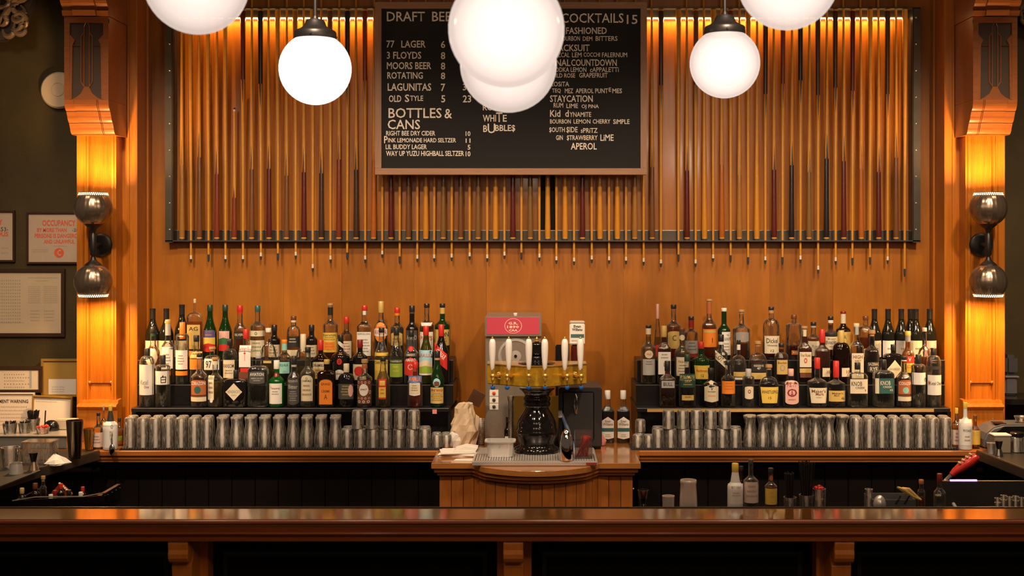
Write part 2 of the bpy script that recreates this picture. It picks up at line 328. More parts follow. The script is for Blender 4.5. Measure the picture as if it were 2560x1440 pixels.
# ------------------------------------------------------------------ pilasters
def X62(px, d): return (px-VX)*d/F
def pilaster(sg, side):
    root = thing('pilaster', f'tall orange cherry pilaster with reeded face, {side} of the bottle shelves', 'pilaster', (0, 0, 0), 'pilasters framing the back bar')
    pts = [(X62(192,6.66),7.06),(X62(192,6.66),6.66),(X62(207,6.66),6.66),(X62(210,6.66),6.672),(X62(214,6.66),6.672),(X62(217,6.66),6.656),(X62(221,6.66),6.656),(X62(223,6.66),6.68),
           (X62(277,6.66),6.68),(X62(279,6.66),6.656),(X62(284,6.66),6.656),(X62(286,6.66),6.662),(X62(290,6.66),6.662),(X62(290,6.66),6.764),(X62(318,6.76),6.764),(X62(319,6.76),6.758),(X62(323,6.76),6.758),(X62(324,6.76),6.764),
           (X62(339,6.76),6.764),(X62(342,6.76),6.768),(X62(342,6.76),6.93),(X62(342,6.76)+0.008,6.935),(X62(342,6.76)+0.010,6.945),(X62(342,6.76)+0.008,6.955),(X62(342,6.76)+0.004,6.958),(X62(342,6.76)+0.004,7.06)]
    MB().prism([(sg*p[0], p[1]) for p in pts], HC, TOPZ-0.01, 'z').build('shaft', CHERRYM, root)
    cx = X62(250, 6.66)*sg
    # reeding: fine vertical half-rounds
    hw = S(27, 6.66); n = 14; poly = [(-hw, 6.685)]
    for i in range(n):
        for k in range(4):
            t = PI*(k+0.5)/4; r = hw/n
            poly.append((-hw+(2*i+1)*r-r*math.cos(t), 6.676-0.006*math.sin(t)))
    poly.append((hw, 6.685))
    z0 = CZ-(958-VY)*6.66/F
    MB().prism([(cx+a, b) for a, b in poly], z0, TOPZ-0.02, 'z').build('reeded_strip', CHERRYM, root)
    b = MB()
    for s2 in (-1, 1): b.lathe([(0.001, 0), (0.009, 0.002), (0.009, 0.006), (0.002, 0.012)], c=(cx+s2*hw, 6.668, z0+0.004), n=12, M=Matrix.Rotation(PI/2, 4, 'X'))
    b.build('rosette', CHERRYM, root)
    # base plinth with moulded cap
    zc = CZ-(1018-VY)*6.6/F; wz = S(50, 6.6)
    prof = [(6.70, HC), (6.61, HC), (6.61, HC+0.03), (6.625, HC+0.04), (6.63, zc-0.02), (6.615, zc-0.008), (6.608, zc), (6.615, zc+0.01), (6.64, zc+0.016), (6.644, zc+0.03), (6.70, zc+0.035)]
    MB().prism(prof, cx-wz, cx+wz-0.003, 'x').build('plinth', CHERRYM, root, smooth=True)
    # corbel
    x0, x1 = -2.502, -2.270
    def pr(x0, x1): return (x0, x1) if sg > 0 else (-x1, -x0)
    c = MB()
    zt = CZ+350*6.47/F
    a, b_ = pr(x0, x1); c.box(a, b_, 6.478, 6.763, zt, 3.225)
    co = c.build('corbel', CORBELW, root, bevel=0.002)
    # raised border around a dark recess
    bd = MB(); top = 3.21; z0p = zt+0.02
    xa, xb = a, b_
    bd.box(xa, xa+0.028, 6.468, 6.48, zt, top); bd.box(xb-0.028, xb, 6.468, 6.48, zt, top)
    bd.box(xa, xb, 6.467, 6.48, top-0.02, top+0.012)
    bd.build('panel_border', CORBELW, co)
    MB().box(xa+0.02, xb-0.02, 6.4765, 6.479, zt, top-0.01).build('recess', mat('recess_dark', (0.05, 0.022, 0.008), 0.6), co)
    lt = CORBELW; mx = (xa+xb)/2; fr = MB()
    def bar(u0, v0, u1, v1, w_=0.0045):
        fr.tube([(mx+u0, 6.473, v0), (mx+u1, 6.473, v1)], w_*0.6, 6)
    H0 = zt+0.045; 
    for q, (hw_, lo, hi) in enumerate(((0.014, 0.03, 0.34), (0.030, 0.05, 0.29))):
        for s2 in (-1, 1):
            bar(s2*hw_, H0+lo, s2*hw_, H0+hi); bar(s2*hw_, H0+hi, s2*hw_*0.4, H0+hi+0.022); bar(s2*hw_, H0+lo, s2*hw_*0.45, H0+lo-0.025)
            bar(s2*0.032, H0+0.24, s2*0.085, H0+0.24)
            bar(s2*0.085, H0+0.24, s2*0.085, H0+0.275)
    bar(0, H0+0.36, 0, top-0.02)
    fan = [(mx-0.085, zt), (mx-0.055, zt+0.014), (mx-0.03, zt+0.034), (mx-0.012, zt+0.07), (mx+0.012, zt+0.07), (mx+0.03, zt+0.034), (mx+0.055, zt+0.014), (mx+0.085, zt)]
    fr.prism(fan, 6.470, 6.478, 'y')
    for s2 in (-1, 1):
        fr.prism([(mx+s2*0.062, H0+0.27), (mx+s2*0.088, H0+0.30), (mx+s2*0.09, zt), (mx+s2*0.078, zt+0.004), (mx+s2*0.074, H0+0.245)], 6.470, 6.478, 'y')
    fr.build('fretwork', lt, co)
    # crown above the panel
    cr = MB(); cp = [(6.763, 3.225), (6.455, 3.225), (6.445, 3.25), (6.46, 3.26), (6.43, 3.285), (6.42, 3.30), (6.44, 3.31), (6.40, 3.36), (6.38, 3.38), (6.38, 3.50), (6.763, 3.50)]
    cr.prism(cp, xa-0.005, xb+0.005, 'x'); cr.prism([(p[0]-0.02 if p[0] < 6.7 else p[0], p[1]) for p in cp], mx-0.06, mx+0.06, 'x')
    cr.build('crown_block', CORBELW, co)
    # scalloped foot in three tiers, the centre proud of the sides
    def foot(y0):
        out = [(6.763, zt)]
        y, z = y0, zt
        out.append((y, z))
        for k in range(3):
            dy, dz = 0.036, 0.058
            for q in range(1, 7):
                t = q/6*PI/2
                out.append((y+0.002+dy*(1-math.cos(t)), z-0.012-(dz-0.012)*math.sin(t)))
            y += dy+0.002; z -= dz
            out.append((y-0.010, z-0.001))
        out.append((6.70, z)); out.append((6.763, z))
        return out
    fo = MB(); fo.prism(foot(6.468), xa, xb, 'x'); fo.build('scalloped_foot', CORBELW, co)
    fo = MB(); fo.prism(foot(6.450), mx-0.058, mx+0.058, 'x'); fo.build('scalloped_foot', CORBELW, co)
    for s2 in (-1, 1):
        fo = MB(); fo.prism(foot(6.460), mx+s2*0.058-(0.004), mx+s2*0.058+0.004, 'x'); fo.build('foot_bead', CORBELW, co)
    return root
pilaster(1, 'left'); pilaster(-1, 'right')
# ------------------------------------------------------------------ sconces: two slotted metal globes on a stem
GLOW = mat('lit_perforations', (1, 0.9, 0.7), 0.5, emit=(1, 0.74, 0.42), es=3.2)
def sconce(X, side):
    d = 6.45; zc = CZ-(612-VY)*d/F
    root = thing('wall_sconce', f'double metal globe sconce with glowing perforated rims on the {side} pilaster', 'wall lamp', (X, d, zc), 'globe sconces')
    MB().lathe([(0.062, 0), (0.064, 0.004), (0.058, 0.012), (0.045, 0.016), (0.02, 0.02)], c=(0.035*(1 if X > 0 else -1), 6.658-d, 0), n=32, M=Matrix.Rotation(PI/2, 4, 'X')).build('back_plate', IRON, root, smooth=True)
    MB().cyl((0, 0, 0), (0.035*(1 if X > 0 else -1), 6.65-d, 0), 0.012).build('arm', IRON, root, smooth=True)
    st = [(0.010, -0.11), (0.010, -0.06), (0.016, -0.05), (0.016, 0.05), (0.010, 0.06), (0.010, 0.11)]
    MB().lathe(st, n=16).build('stem', IRON, root, smooth=True)
    for s2 in (1, -1):
        R = 0.096
        zc2 = s2*(0.193)
        a0 = math.radians(18); a1 = math.radians(132)   # measured from the stem end
        pr = []
        for k in range(15):
            t = a0+(a1-a0)*k/14
            pr.append((R*math.sin(t), -R*math.cos(t)))
        inner = [(r-0.003, z) for r, z in pr][::-1]
        prof = pr+inner
        prof = [(r, zc2+s2*z) for r, z in prof]
        # gentle vertical gadroons
        g = MB(); g.lathe(prof, n=88, cap0=False, cap1=False)
        g.v = [(v[0]*(1+0.010*math.cos(22*math.atan2(v[1], v[0]))), v[1]*(1+0.010*math.cos(22*math.atan2(v[1], v[0]))), v[2]) for v in g.v]
        sh = g.build('globe_shade', BRONZE, root, smooth=True)
        rr = R*math.sin(a1); zr = zc2+s2*(-R*math.cos(a1))
        rim = MB().lathe([(rr, zr), (rr+0.004, zr+s2*0.002), (rr-0.004, zr+s2*0.018), (rr-0.007, zr+s2*0.018), (rr-0.003, zr)], n=40, cap0=False, cap1=False)
        ro = rim.build('perforated_rim', IRON, sh, smooth=True)
        dots = MB()
        for row in range(2):
            for k in range(44):
                t = 2*PI*(k+0.5*row)/44; h = zr+s2*(0.0045+0.0075*row); r_ = rr+0.0045-0.003*row
                ca, sa = math.cos(t), math.sin(t); w_ = 0.0032; e = 0.0028
                dots.add([(r_*ca+w_*sa, r_*sa-w_*ca, h-e), (r_*ca-w_*sa, r_*sa+w_*ca, h-e), (r_*ca-w_*sa, r_*sa+w_*ca, h+e), (r_*ca+w_*sa, r_*sa-w_*ca, h+e)], [(0, 1, 2, 3)])
        do = dots.build('lit_holes', GLOW, sh, fix=False); do['kind'] = 'stuff'
        MB().lathe([(0.012, zc2-s2*0.13), (0.014, zc2-s2*0.118), (0.020, zc2-s2*0.108), (0.034, zc2-s2*0.098), (0.042, zc2-s2*0.090), (0.046, zc2-s2*0.084), (0.040, zc2-s2*0.078)], n=28).build('fitter', IRON, root, smooth=True)
        b = MB().sphere((0, 0, zc2+s2*0.01), 0.025); b.build('bulb', mat('sconce_bulb', (1, 0.8, 0.5), 0.5, emit=(1, 0.66, 0.30), es=60), sh)
        lp = lamp('sconce_light', 'POINT', (X, d, zc+zc2+s2*0.05), 36, (1.0, 0.56, 0.20), shadow_soft_size=0.022)
sconce(-2.343, 'left'); sconce(2.343, 'right')
# ------------------------------------------------------------------ cue rack on the wall
rack = thing('cue_rack', 'long blackened steel wall rack holding the pool cues', 'rack', (0, WALL, 0))
d0 = 6.93; ZT = CZ+(600-22)*d0/F; ZB = CZ+0*d0/F
xL = X62(414, d0); xR = X62(2300, d0)
zb = CZ-(600-VY)*d0/F
for s2, xx in ((1, xL), (-1, xR)):
    a = MB(); a.box(min(xx, xx+s2*0.042), max(xx, xx+s2*0.042), -0.080, -0.074, zb-0.015, ZT+0.005)
    a.box(min(xx+s2*0.038, xx+s2*0.044), max(xx+s2*0.038, xx+s2*0.044), -0.080, -0.003, zb-0.015, ZT+0.005)
    so = a.build('side_channel', STEELD, rack, bevel=0.0008)
    for k in range(9):
        MB().sphere((xx+s2*0.026, -0.0805, ZT-0.05-k*0.149), 0.0055, 10, 6).build('rivet', STEEL, so, smooth=True)
ed = mat('bright_steel_edge', (0.85, 0.80, 0.75), 0.25, metal=1.0)
MB().box(xL+0.04, xR-0.04, -0.008, -0.002, zb-0.004, zb+0.052).build('lower_back_strip', STEELD, rack)
MB().box(xL+0.04, xR-0.04, -0.012, -0.002, zb+0.052, zb+0.056).build('lower_edge', ed, rack)  # brighter strip paints in the reflection along the flange top
MB().box(xL, xR, -0.080, -0.002, zb-0.008, zb-0.002).build('lower_shelf', STEELD, rack)
MB().box(xL+0.04, xR-0.04, -0.008, -0.002, ZT-0.045, ZT).build('upper_back_strip', STEELD, rack)
MB().box(xL, xR, -0.080, -0.002, ZT, ZT+0.006).build('upper_shelf', STEELD, rack)
MB().box(xL+0.06, xR-0.06, -0.020, -0.009, ZT-0.046, ZT-0.040).build('led_strip', mat('led_tape', (1, 0.8, 0.5), 0.5, emit=(1, 0.62, 0.22), es=9), rack)
lamp('led_strip_light', 'AREA', (0.05, WALL-0.03, ZT-0.05), 22, (1.0, 0.55, 0.18), (math.radians(-12), 0, 0), shape='RECTANGLE', size=3.9, size_y=0.02)
CUEC = {}
def cuewood(n, c, rough=0.25):
    return mat('cue_'+n, c, rough, noise=0.12, nscale=30, coat=0.4)
maple = cuewood('maple', (0.62, 0.27, 0.035)); gold = cuewood('gold', (0.60, 0.24, 0.02))
pal = {'gold': (gold, 'golden'), 'brown': (cuewood('brown', (0.17, 0.065, 0.02)), 'brown'), 'red': (cuewood('red', (0.20, 0.035, 0.012)), 'reddish'), 'dred': (cuewood('dark_red', (0.10, 0.014, 0.010)), 'dark red'),
       'black': (cuewood('black', (0.016, 0.012, 0.012)), 'black'), 'orange': (cuewood('orange', (0.42, 0.11, 0.012)), 'orange'), 'olive': (cuewood('olive', (0.20, 0.10, 0.025)), 'olive brown'),
       'dark': (cuewood('dark', (0.055, 0.026, 0.014)), 'dark brown'), 'maple': (maple, 'plain maple'), 'amber': (cuewood('amber', (0.36, 0.16, 0.03)), 'amber')}
ferw = mat('cue_ferrule', (0.75, 0.66, 0.52), 0.4); tipb = mat('cue_tip', (0.03, 0.035, 0.04), 0.8)
Bc = ['amber','brown','red','red','brown','dred','brown','dred','dark','red','dark','orange','dred','brown','gold','olive','brown','olive','gold','dred','olive','gold','gold','dred','gold','gold','amber','brown',None,'dred','gold','orange','amber','gold','dred','black','olive','black','dred','orange','dred','brown']
Ac = {3:'dred',4:'black',6:'amber',8:'brown',9:'black',10:'red',12:'brown',15:'dark',18:'red',21:'brown',24:'dark',27:'dark',29:'brown',33:'dark',34:'red',35:'black',36:'dark',37:'dark',38:'dred',40:'dark',0:'gold',31:'red',23:'olive'}
Atip = [657,655,657,657,650,652,648,680,658,650,658,645,660,656,655,653,650,655,648,650,653,660,663,658,660,661,664,668,655,668,655,657,662,660,662,658,684,662,664,662,660,692]
tipdark = {1,5,9,12,19,28,31,32,34,38,39,41}
def cue(X, z_butt, up, butt, frac, L, z_label, tipm, tilt=0):
    """up: +1 butt at the bottom, -1 butt at the top"""
    root = thing('pool_cue', z_label, 'pool cue', (X, 6.945, z_butt), 'pool cues in the wall rack')
    RB, RT = 0.0152, 0.0062
    def r_at(t): return RB+(RT-RB)*min(1, t/0.92)**0.85
    n = 12
    sh = MB().lathe([(r_at(k/6*0.97), up*L*k/6*0.97) for k in range(7)], n=n); sh.build('shaft', maple if butt in ('maple', 'gold', 'amber') or True else maple, root, smooth=True)
    bl = L*frac
    def mod(i, k): return (up*L*0.10*(1 if k % 3 == 0 else (0.0 if k % 3 == 1 else 0.03)) if i == 5 else 0)
    pr = [(RB*0.9, 0), (RB+0.0006, up*0.012), (RB+0.0010, up*0.05), (r_at(frac*0.4)+0.0008, up*bl*0.4), (r_at(frac*0.8)+0.0006, up*bl*0.8), (r_at(frac*1.0)+0.00025, up*bl)]
    b = MB(); b.lathe(pr, n=n, mod=mod, cap1=False); b.build('butt', pal[butt][0], root, smooth=True)
    MB().lathe([(RB-0.001, -up*0.012), (RB*0.95, -up*0.004), (RB*0.9, 0.0)], n=n).build('bumper', tipb, root, smooth=True)
    f0 = up*L*0.97
    MB().lathe([(RT+0.0002, f0), (RT+0.0002, up*L*0.985)], n=10).build('ferrule', tipb if tipm and up < 0 else ferw, root, smooth=True)
    MB().lathe([(RT, up*L*0.985), (RT*0.98, up*L*0.992), (RT*0.5, up*L)], n=10).build('tip', tipb, root, smooth=True)
    root.rotation_euler = (0, tilt, 0)
    return root
for k in range(42):
    X = X62(477+43.54*k, 6.945); zt_ = CZ-(Atip[k]-VY)*6.945/F
    ztop = CZ+(600-24)*6.945/F
    c = Ac.get(k, 'maple')
    cue(X, ztop, -1, c, 0.26 if c in ('maple', 'gold', 'amber') else 0.27+0.07*random.random(), ztop-zt_, f'{pal[c][1]} pool cue hanging tip down, {ordw(k)} tip-down cue from the left', k in tipdark, random.uniform(-.002, .002))
j = 0
for k in range(42):
    c = Bc[k]
    if c is None: continue
    X = X62(455+43.54*k, 6.945); z0 = CZ-(597-VY)*6.945/F
    L = random.uniform(1.44, 1.50)
    cue(X, z0, 1, c, random.uniform(0.24, 0.31), 0.74 if k == 3 else L, f'{pal[c][1]} pool cue standing butt down, {ordw(j)} butt-down cue from the left', False, random.uniform(-.003, .003)); j += 1
bl_ = MB().box(X62(1345, 6.985), X62(1389, 6.985), 6.990, 6.996, CZ+0.06, CZ+1.20).build('black_backing_strip', BLACKP); bl_.location = (0, 0, 0)
tag(bl_, 'black vertical strip on the wall behind the cues below the menu board', 'panel')
# ------------------------------------------------------------------ menu board
DM = 6.80
mb = thing('menu_board', 'large black letter board menu in a walnut frame over the cues', 'menu board', (0, DM, 0))
x0, z1 = XZ(938, 6, DM); x1, z0 = XZ(1617, 437, DM); fw = S(16, DM)
MB().box(x0+fw*0.6, x1-fw*0.6, 0.004, 0.03, z0+fw*0.6, z1-fw*0.6).build('felt_panel', mat('black_felt', (0.013, 0.011, 0.011), 0.85), mb)
FW2 = wood('walnut_frame_upright', (0.28, 0.13, 0.06), (0.42, 0.21, 0.11), 'z', rough=0.5, coat=0.0, scale=6)
for (a, b, c, d, mm) in ((x0, x1, z1-fw, z1, FRAMEW), (x0, x1, z0, z0+fw, FRAMEW), (x0, x0+fw, z0+fw, z1-fw, FW2), (x1-fw, x1, z0+fw, z1-fw, FW2)):
    MB().box(a, b, -0.012, 0.035, c, d).build('frame_rail', mm, mb, bevel=0.0015)
LET = mat('cream_letters', (0.92, 0.80, 0.68), 0.5)
for bx_ in (-0.42, 0.46):
    for bz_ in (z0+0.08, z1-0.12): MB().box(bx_-0.005, bx_+0.005, 0.035, WALL-0.003-DM, bz_, bz_+0.02).build('wall_bracket', STEELD, mb)
def ml(s, a, b, t, bt, bold=0.0, sp=1.0):
    A, T = XZ(a, t, DM); B_, B2 = XZ(b, bt, DM); text(s, A, B_, B2, T, LET, mb, y=0.0025, bold=bold*0.55+0.004, sp=sp)
ml('DRAFT', 967, 1062, 29, 53, 0.008); ml('BEER', 1080, 1148, 29, 53, 0.008)
for s, a, b, t, p_, b2 in (('77', 966, 986, 101, '6', 119), ('3 FLOYDS', 967, 1053, 129, '8', 147), ('MOORS BEER', 967, 1078, 155, '8', 173), ('ROTATING', 968, 1057, 180, '8', 197), ('LAGUNITAS', 969, 1078, 208, '7', 227)):
    ml(s, a, b, t, b2, 0.02); ml(p_, 1102, 1113, t+1, b2+1, 0.02)
ml('LAGER', 1003, 1064, 101, 119, 0.02)
ml('OLD', 972, 1003, 238, 255, 0.02); ml('S', 1012, 1023, 236, 255, 0.02); ml('TYLE', 1025, 1058, 239, 252, 0.015); ml('5', 1103, 1113, 238, 256, 0.02)
ml('30', 1157, 1178, 209, 226, 0.02); ml('23', 1157, 1178, 238, 256, 0.02)
ml('BOTTLES', 971, 1104, 270, 295, 0.008); ml('&', 1111, 1130, 272, 296, 0.008); ml('CANS', 969, 1050, 299, 323, 0.008)
for s, a, b, t, b2, p_, pa in (('RIGHT BEE DRY CIDER', 965, 1088, 327, 339, '10', 1164), ('INK LEMONADE HARD SELTZER', 970, 1140, 345, 356, '11', 1164), ('LIL BUDDY LAGER', 964, 1067, 361, 373, '5', 1169), ('WAY UP YUZU HIGHBALL SELTZER', 965, 1160, 377, 390, '10', 1164)):
    ml(s, a, b, t, b2, 0.02); ml(p_, pa, 1176, t+1, b2+1, 0.02)
ml('P', 960, 969, 340, 358, 0.02)
ml('ROSE', 1207, 1252, 262, 276, 0.02); ml('WHI', 1207, 1240, 287, 304, 0.02); ml('T', 1240, 1256, 281, 305, 0.01); ml('E', 1257, 1267, 287, 304, 0.02)
ml('B', 1208, 1218, 313, 330, 0.02); ml('U', 1219, 1238, 309, 333, 0.01); ml('BBLE$', 1238, 1288, 312, 330, 0.02)
ml('COCKTAILS', 1403, 1559, 33, 57, 0.008); ml('15', 1567, 1594, 37, 60, 0.008)
ml('OLD', 1376, 1408, 68, 85, 0.02); ml('FASHIONED', 1415, 1517, 68, 85, 0.02)
ml('BOURBON', 1400, 1450, 90, 102, 0.015); ml('DEM', 1457, 1481, 91, 102, 0.015); ml('BITTERS', 1489, 1544, 90, 102, 0.015)
ml('BLACKSUIT', 1376, 1474, 111, 128, 0.02); ml('MEZCAL', 1380, 1424, 131, 143, 0.015); ml('LEM', 1430, 1454, 131, 143, 0.015); ml('COCCHI', 1459, 1500, 131, 142, 0.015); ml('FALERNUM', 1505, 1568, 131, 143, 0.015)
ml('FINAL', 1376, 1426, 148, 165, 0.02); ml('COUNTDOWN', 1428, 1542, 148, 165, 0.02)
ml('VODKA LEMON', 1380, 1466, 168, 180, 0.015); ml('cAPPALETTi', 1475, 1547, 168, 180, 0.015)
ml('WILD ROSE', 1376, 1438, 183, 194, 0.015); ml('GRAPEFRUIT', 1448, 1519, 182, 194, 0.015)
ml('ROSiTA', 1376, 1423, 204, 216, 0.015); ml('TEQ', 1380, 1402, 221, 233, 0.015); ml('MEZ', 1412, 1433, 221, 233, 0.015); ml('APEROL', 1439, 1484, 221, 233, 0.015); ml('PUNT', 1488, 1520, 221, 233, 0.015); ml('E', 1522, 1528, 219, 229, 0.015); ml('MES', 1531, 1555, 221, 233, 0.015)
ml('STAYCATION', 1375, 1482, 238, 255, 0.02); ml('RUM', 1384, 1408, 257, 269, 0.015); ml('LIME', 1416, 1445, 259, 270, 0.015); ml('OJ PiNA', 1454, 1497, 261, 273, 0.015)
ml('Kid', 1375, 1401, 275, 292, 0.02); ml('d', 1413, 1422, 275, 292, 0.02); ml('YNAMITE', 1424, 1478, 280, 292, 0.015)
ml('BOURBON', 1375, 1427, 298, 309, 0.015); ml('LEMON', 1434, 1476, 298, 309, 0.015); ml('CHERRY', 1482, 1526, 298, 309, 0.015); ml('SiMPLE', 1533, 1574, 298, 310, 0.015)
ml('$OUTH', 1373, 1412, 318, 332, 0.015); ml('$IDE', 1416, 1444, 317, 333, 0.015); ml('sPRiTZ', 1452, 1494, 320, 332, 0.015)
ml('GIN', 1390, 1407, 338, 350, 0.015); ml('$TRAWBERRY', 1417, 1494, 338, 352, 0.015); ml('LiME', 1501, 1534, 336, 352, 0.015); ml('APEROL', 1427, 1492, 357, 374, 0.02)
# ------------------------------------------------------------------ pendants
def globe_mat():
    m, nt, N, L = nodes('opal_glass')
    o = N.new('ShaderNodeOutputMaterial'); tr = N.new('ShaderNodeBsdfTransparent'); tr.inputs[0].default_value = (1, 0.95, 0.9, 1)
    em = N.new('ShaderNodeEmission'); em.inputs[0].default_value = (1.0, 0.80, 0.70, 1)
    lw = N.new('ShaderNodeLayerWeight'); lw.inputs['Blend'].default_value = 0.5
    cr = N.new('ShaderNodeMapRange'); cr.inputs[1].default_value = 0.0; cr.inputs[2].default_value = 0.62; cr.inputs[3].default_value = 1.45; cr.inputs[4].default_value = 0.78
    oi = N.new('ShaderNodeObjectInfo'); mul = N.new('ShaderNodeMath'); mul.operation = 'MULTIPLY'
    L.new(lw.outputs['Facing'], cr.inputs[0]); L.new(cr.outputs[0], mul.inputs[0])
    sp = N.new('ShaderNodeSeparateColor'); L.new(oi.outputs['Color'], sp.inputs[0]); L.new(sp.outputs[0], mul.inputs[1])
    L.new(mul.outputs[0], em.inputs[1])
    gl = N.new('ShaderNodeBsdfGlossy'); gl.inputs['Roughness'].default_value = 0.05
    a = N.new('ShaderNodeMixShader'); a.inputs[0].default_value = 0.12; L.new(em.outputs[0], a.inputs[1]); L.new(tr.outputs[0], a.inputs[2])
    b = N.new('ShaderNodeMixShader'); b.inputs[0].default_value = 0.03; L.new(a.outputs[0], b.inputs[1]); L.new(gl.outputs[0], b.inputs[2])
    L.new(b.outputs[0], o.inputs[0]); return m
OPAL = globe_mat()
def pendant(px, py, d, bright, label, power=30):
    x, z = XZ(px, py, d); R = 0.140
    root = thing('pendant_lamp', label, 'pendant lamp', (x, d, z), 'globe pendants over the bar')
    pr = [(0.055, 0.1285)]+[(R*math.sin(t), R*math.cos(t)) for t in [math.radians(24+156*k/20) for k in range(1, 20)]]+[(0.002, -R)]
    g = MB().lathe(pr, n=48, cap0=False).build('globe_shade', OPAL, root, smooth=True, ang=80); g.color = (bright, bright, bright, 1)
    f = MB().lathe([(0.078, 0.112), (0.082, 0.118), (0.082, 0.140), (0.078, 0.146), (0.060, 0.154), (0.044, 0.166), (0.038, 0.182), (0.033, 0.190), (0.014, 0.194), (0.010, 0.205)], n=36).build('fitter', IRON, root, smooth=True)
    for k in range(3):
        t = 2*PI*k/3+0.5; MB().cyl((0.080*math.cos(t), 0.080*math.sin(t), 0.128), (0.090*math.cos(t), 0.090*math.sin(t), 0.128), 0.004).build('thumb_screw', IRON, f)
    MB().cyl((0, 0, 0.2), (0, 0, TOPZ-z-0.012), 0.0075).build('rod', IRON, root, smooth=True)
    MB().lathe([(0.05, TOPZ-z-0.022), (0.06, TOPZ-z-0.012), (0.06, TOPZ-z-0.002)], n=24).build('canopy', IRON, root, smooth=True)
    lamp('pendant_bulb', 'POINT', (x, d, z), power, (1.0, 0.76, 0.52), shadow_soft_size=0.05)
pendant(788, 172, 4.79, 3.0, 'brightest white globe pendant hanging whole, left of the menu board')
pendant(1812, 158, 4.93, 1.15, 'globe pendant hanging whole with dark fitter, right of the menu board')
pendant(1266, 73, 2.97, 1.1, 'largest nearest globe pendant overlapping the menu board')
pendant(1271, 160, 3.56, 0.95, 'globe pendant showing just below and behind the largest globe')
pendant(491, -45, 3.317, 0.95, 'globe pendant cut by the top edge, over the left end of the cue rack')
pendant(1970, -52, 3.42, 1.05, 'globe pendant cut by the top edge, over the right half of the cue rack')
# ------------------------------------------------------------------ back counters
CF = 6.30
xl = (248-VX)*CF/F; xr = (2443-VX)*CF/F
m0 = (1100-VX)*CF/F; m1 = (1598-VX)*CF/F      # where the middle counter breaks forward
def edge_prof(z):  # (y, z) front edge profile of a wooden worktop: nosing, cove, bead
    return [(0.05, z), (-0.012, z), (-0.016, z-0.004), (-0.016, z-0.024), (-0.010, z-0.030), (-0.006, z-0.032), (-0.004, z-0.046), (0.002, z-0.052), (0.002, z-0.06), (0.05, z-0.06)]
for (a, b, lb, ea, eb) in ((-3.3, m0, 'left', xl-0.03, m0), (m1, 3.3, 'right', m1, xr+0.03)):
    t = thing('back_counter', f'polished wood back counter holding rows of upturned glasses, {lb} of the beer tower', 'counter', (0, CF, 0), 'back counters')
    c = MB(); c.box(a, b, 0.04, 6.985-CF, HC-0.04, HC); c.build('worktop', COUNTERW, t)
    MB().prism([(y, z) for y, z in edge_prof(HC)], ea, eb, 'x').build('moulded_edge', CHERRYX, t, smooth=True, ang=30)
    n = int((b-a)/0.118)
    for i in range(n):
        w_ = (b-a)/n
        MB().box(a+i*w_+0.0015, a+(i+1)*w_-0.0015, 0.10, 0.118, 0.10, HC-0.06).build('beadboard_plank', BLACKP, t, bevel=0.002, segs=1)
    MB().box(a, b, 0.12, 0.15, 0.02, HC-0.04).build('carcass', BLACKP, t)
    MB().box(a, b, 0.085, 0.12, 0.02, 0.12).build('kick_board', BLACKP, t)
# pilaster-side ends of the counter surface
for sg, nm in ((-1, 'left'), (1, 'right')):
    pass
# middle counter with a bowed front
def bow(y_out=0.0, n=28):
    """outline of the middle counter front in plan (x, d) from left to right"""
    q = [(1085, 5.95), (1183, 5.95)]
    xa = (1078-VX)*5.94/F; xb = (1602-VX)*5.94/F
    xc, xd = (1180-VX)*5.94/F, (1498-VX)*5.94/F
    pts = [(xa, 5.94+y_out), (xc-0.02, 5.94+y_out)]
    mid = (xc+xd)/2; hw = (xd-xc)/2
    for k in range(n+1):
        u = -1+2*k/n
        s_ = min(1, (1-abs(u))/0.22); s_ = s_*s_*(3-2*s_)
        yy = 5.94-0.035*s_-0.17*(1-u*u)**0.9
        pts.append((mid+hw*u, yy+y_out))
    pts += [(xd+0.02, 5.94+y_out), (xb, 5.94+y_out)]
    return pts, xa, xb
mc = thing('tap_counter', 'bow-fronted wooden middle counter carrying the beer tower', 'counter', (0, 0, 0))
pts, xa, xb = bow()
def slab(off, z0, z1, name, m, inset=0.0, back=6.985):
    pp, a, b = bow(off); pp = [(min(max(x, a+inset), b-inset), y) for x, y in pp]
    q = [(pp[-1][0], CF-0.02), (m1-0.001, CF-0.02), (m1-0.001, back), (m0+0.001, back), (m0+0.001, CF-0.02), (pp[0][0], CF-0.02)] if back > 6.5 else [(pp[-1][0], back), (pp[0][0], back)]
    q = [(b-inset, CF-0.018), (a+inset, CF-0.018)] if True and back < 6.5 else q
    return MB().prism(pp+q, z0, z1, 'z').build(name, m, mc, bevel=0.002, segs=1)
# plan widened to the back behind the front step
pp, a_, b_ = bow(0)
MB().prism([(m0+0.001, CF-0.02), (m1-0.001, CF-0.02), (m1-0.001, 6.985), (m0+0.001, 6.985)], HC-0.04, HC, 'z').build('worktop_rear', COUNTERW, mc)
slab(0.0, HC-0.028, HC, 'worktop', COUNTERW, back=6.0)
slab(0.014, HC-0.048, HC-0.029, 'edge_moulding', CHERRYX, 0.012, back=6.0)
slab(0.03, HC-0.066, HC-0.049, 'edge_moulding', CHERRYX, 0.026, back=6.0)
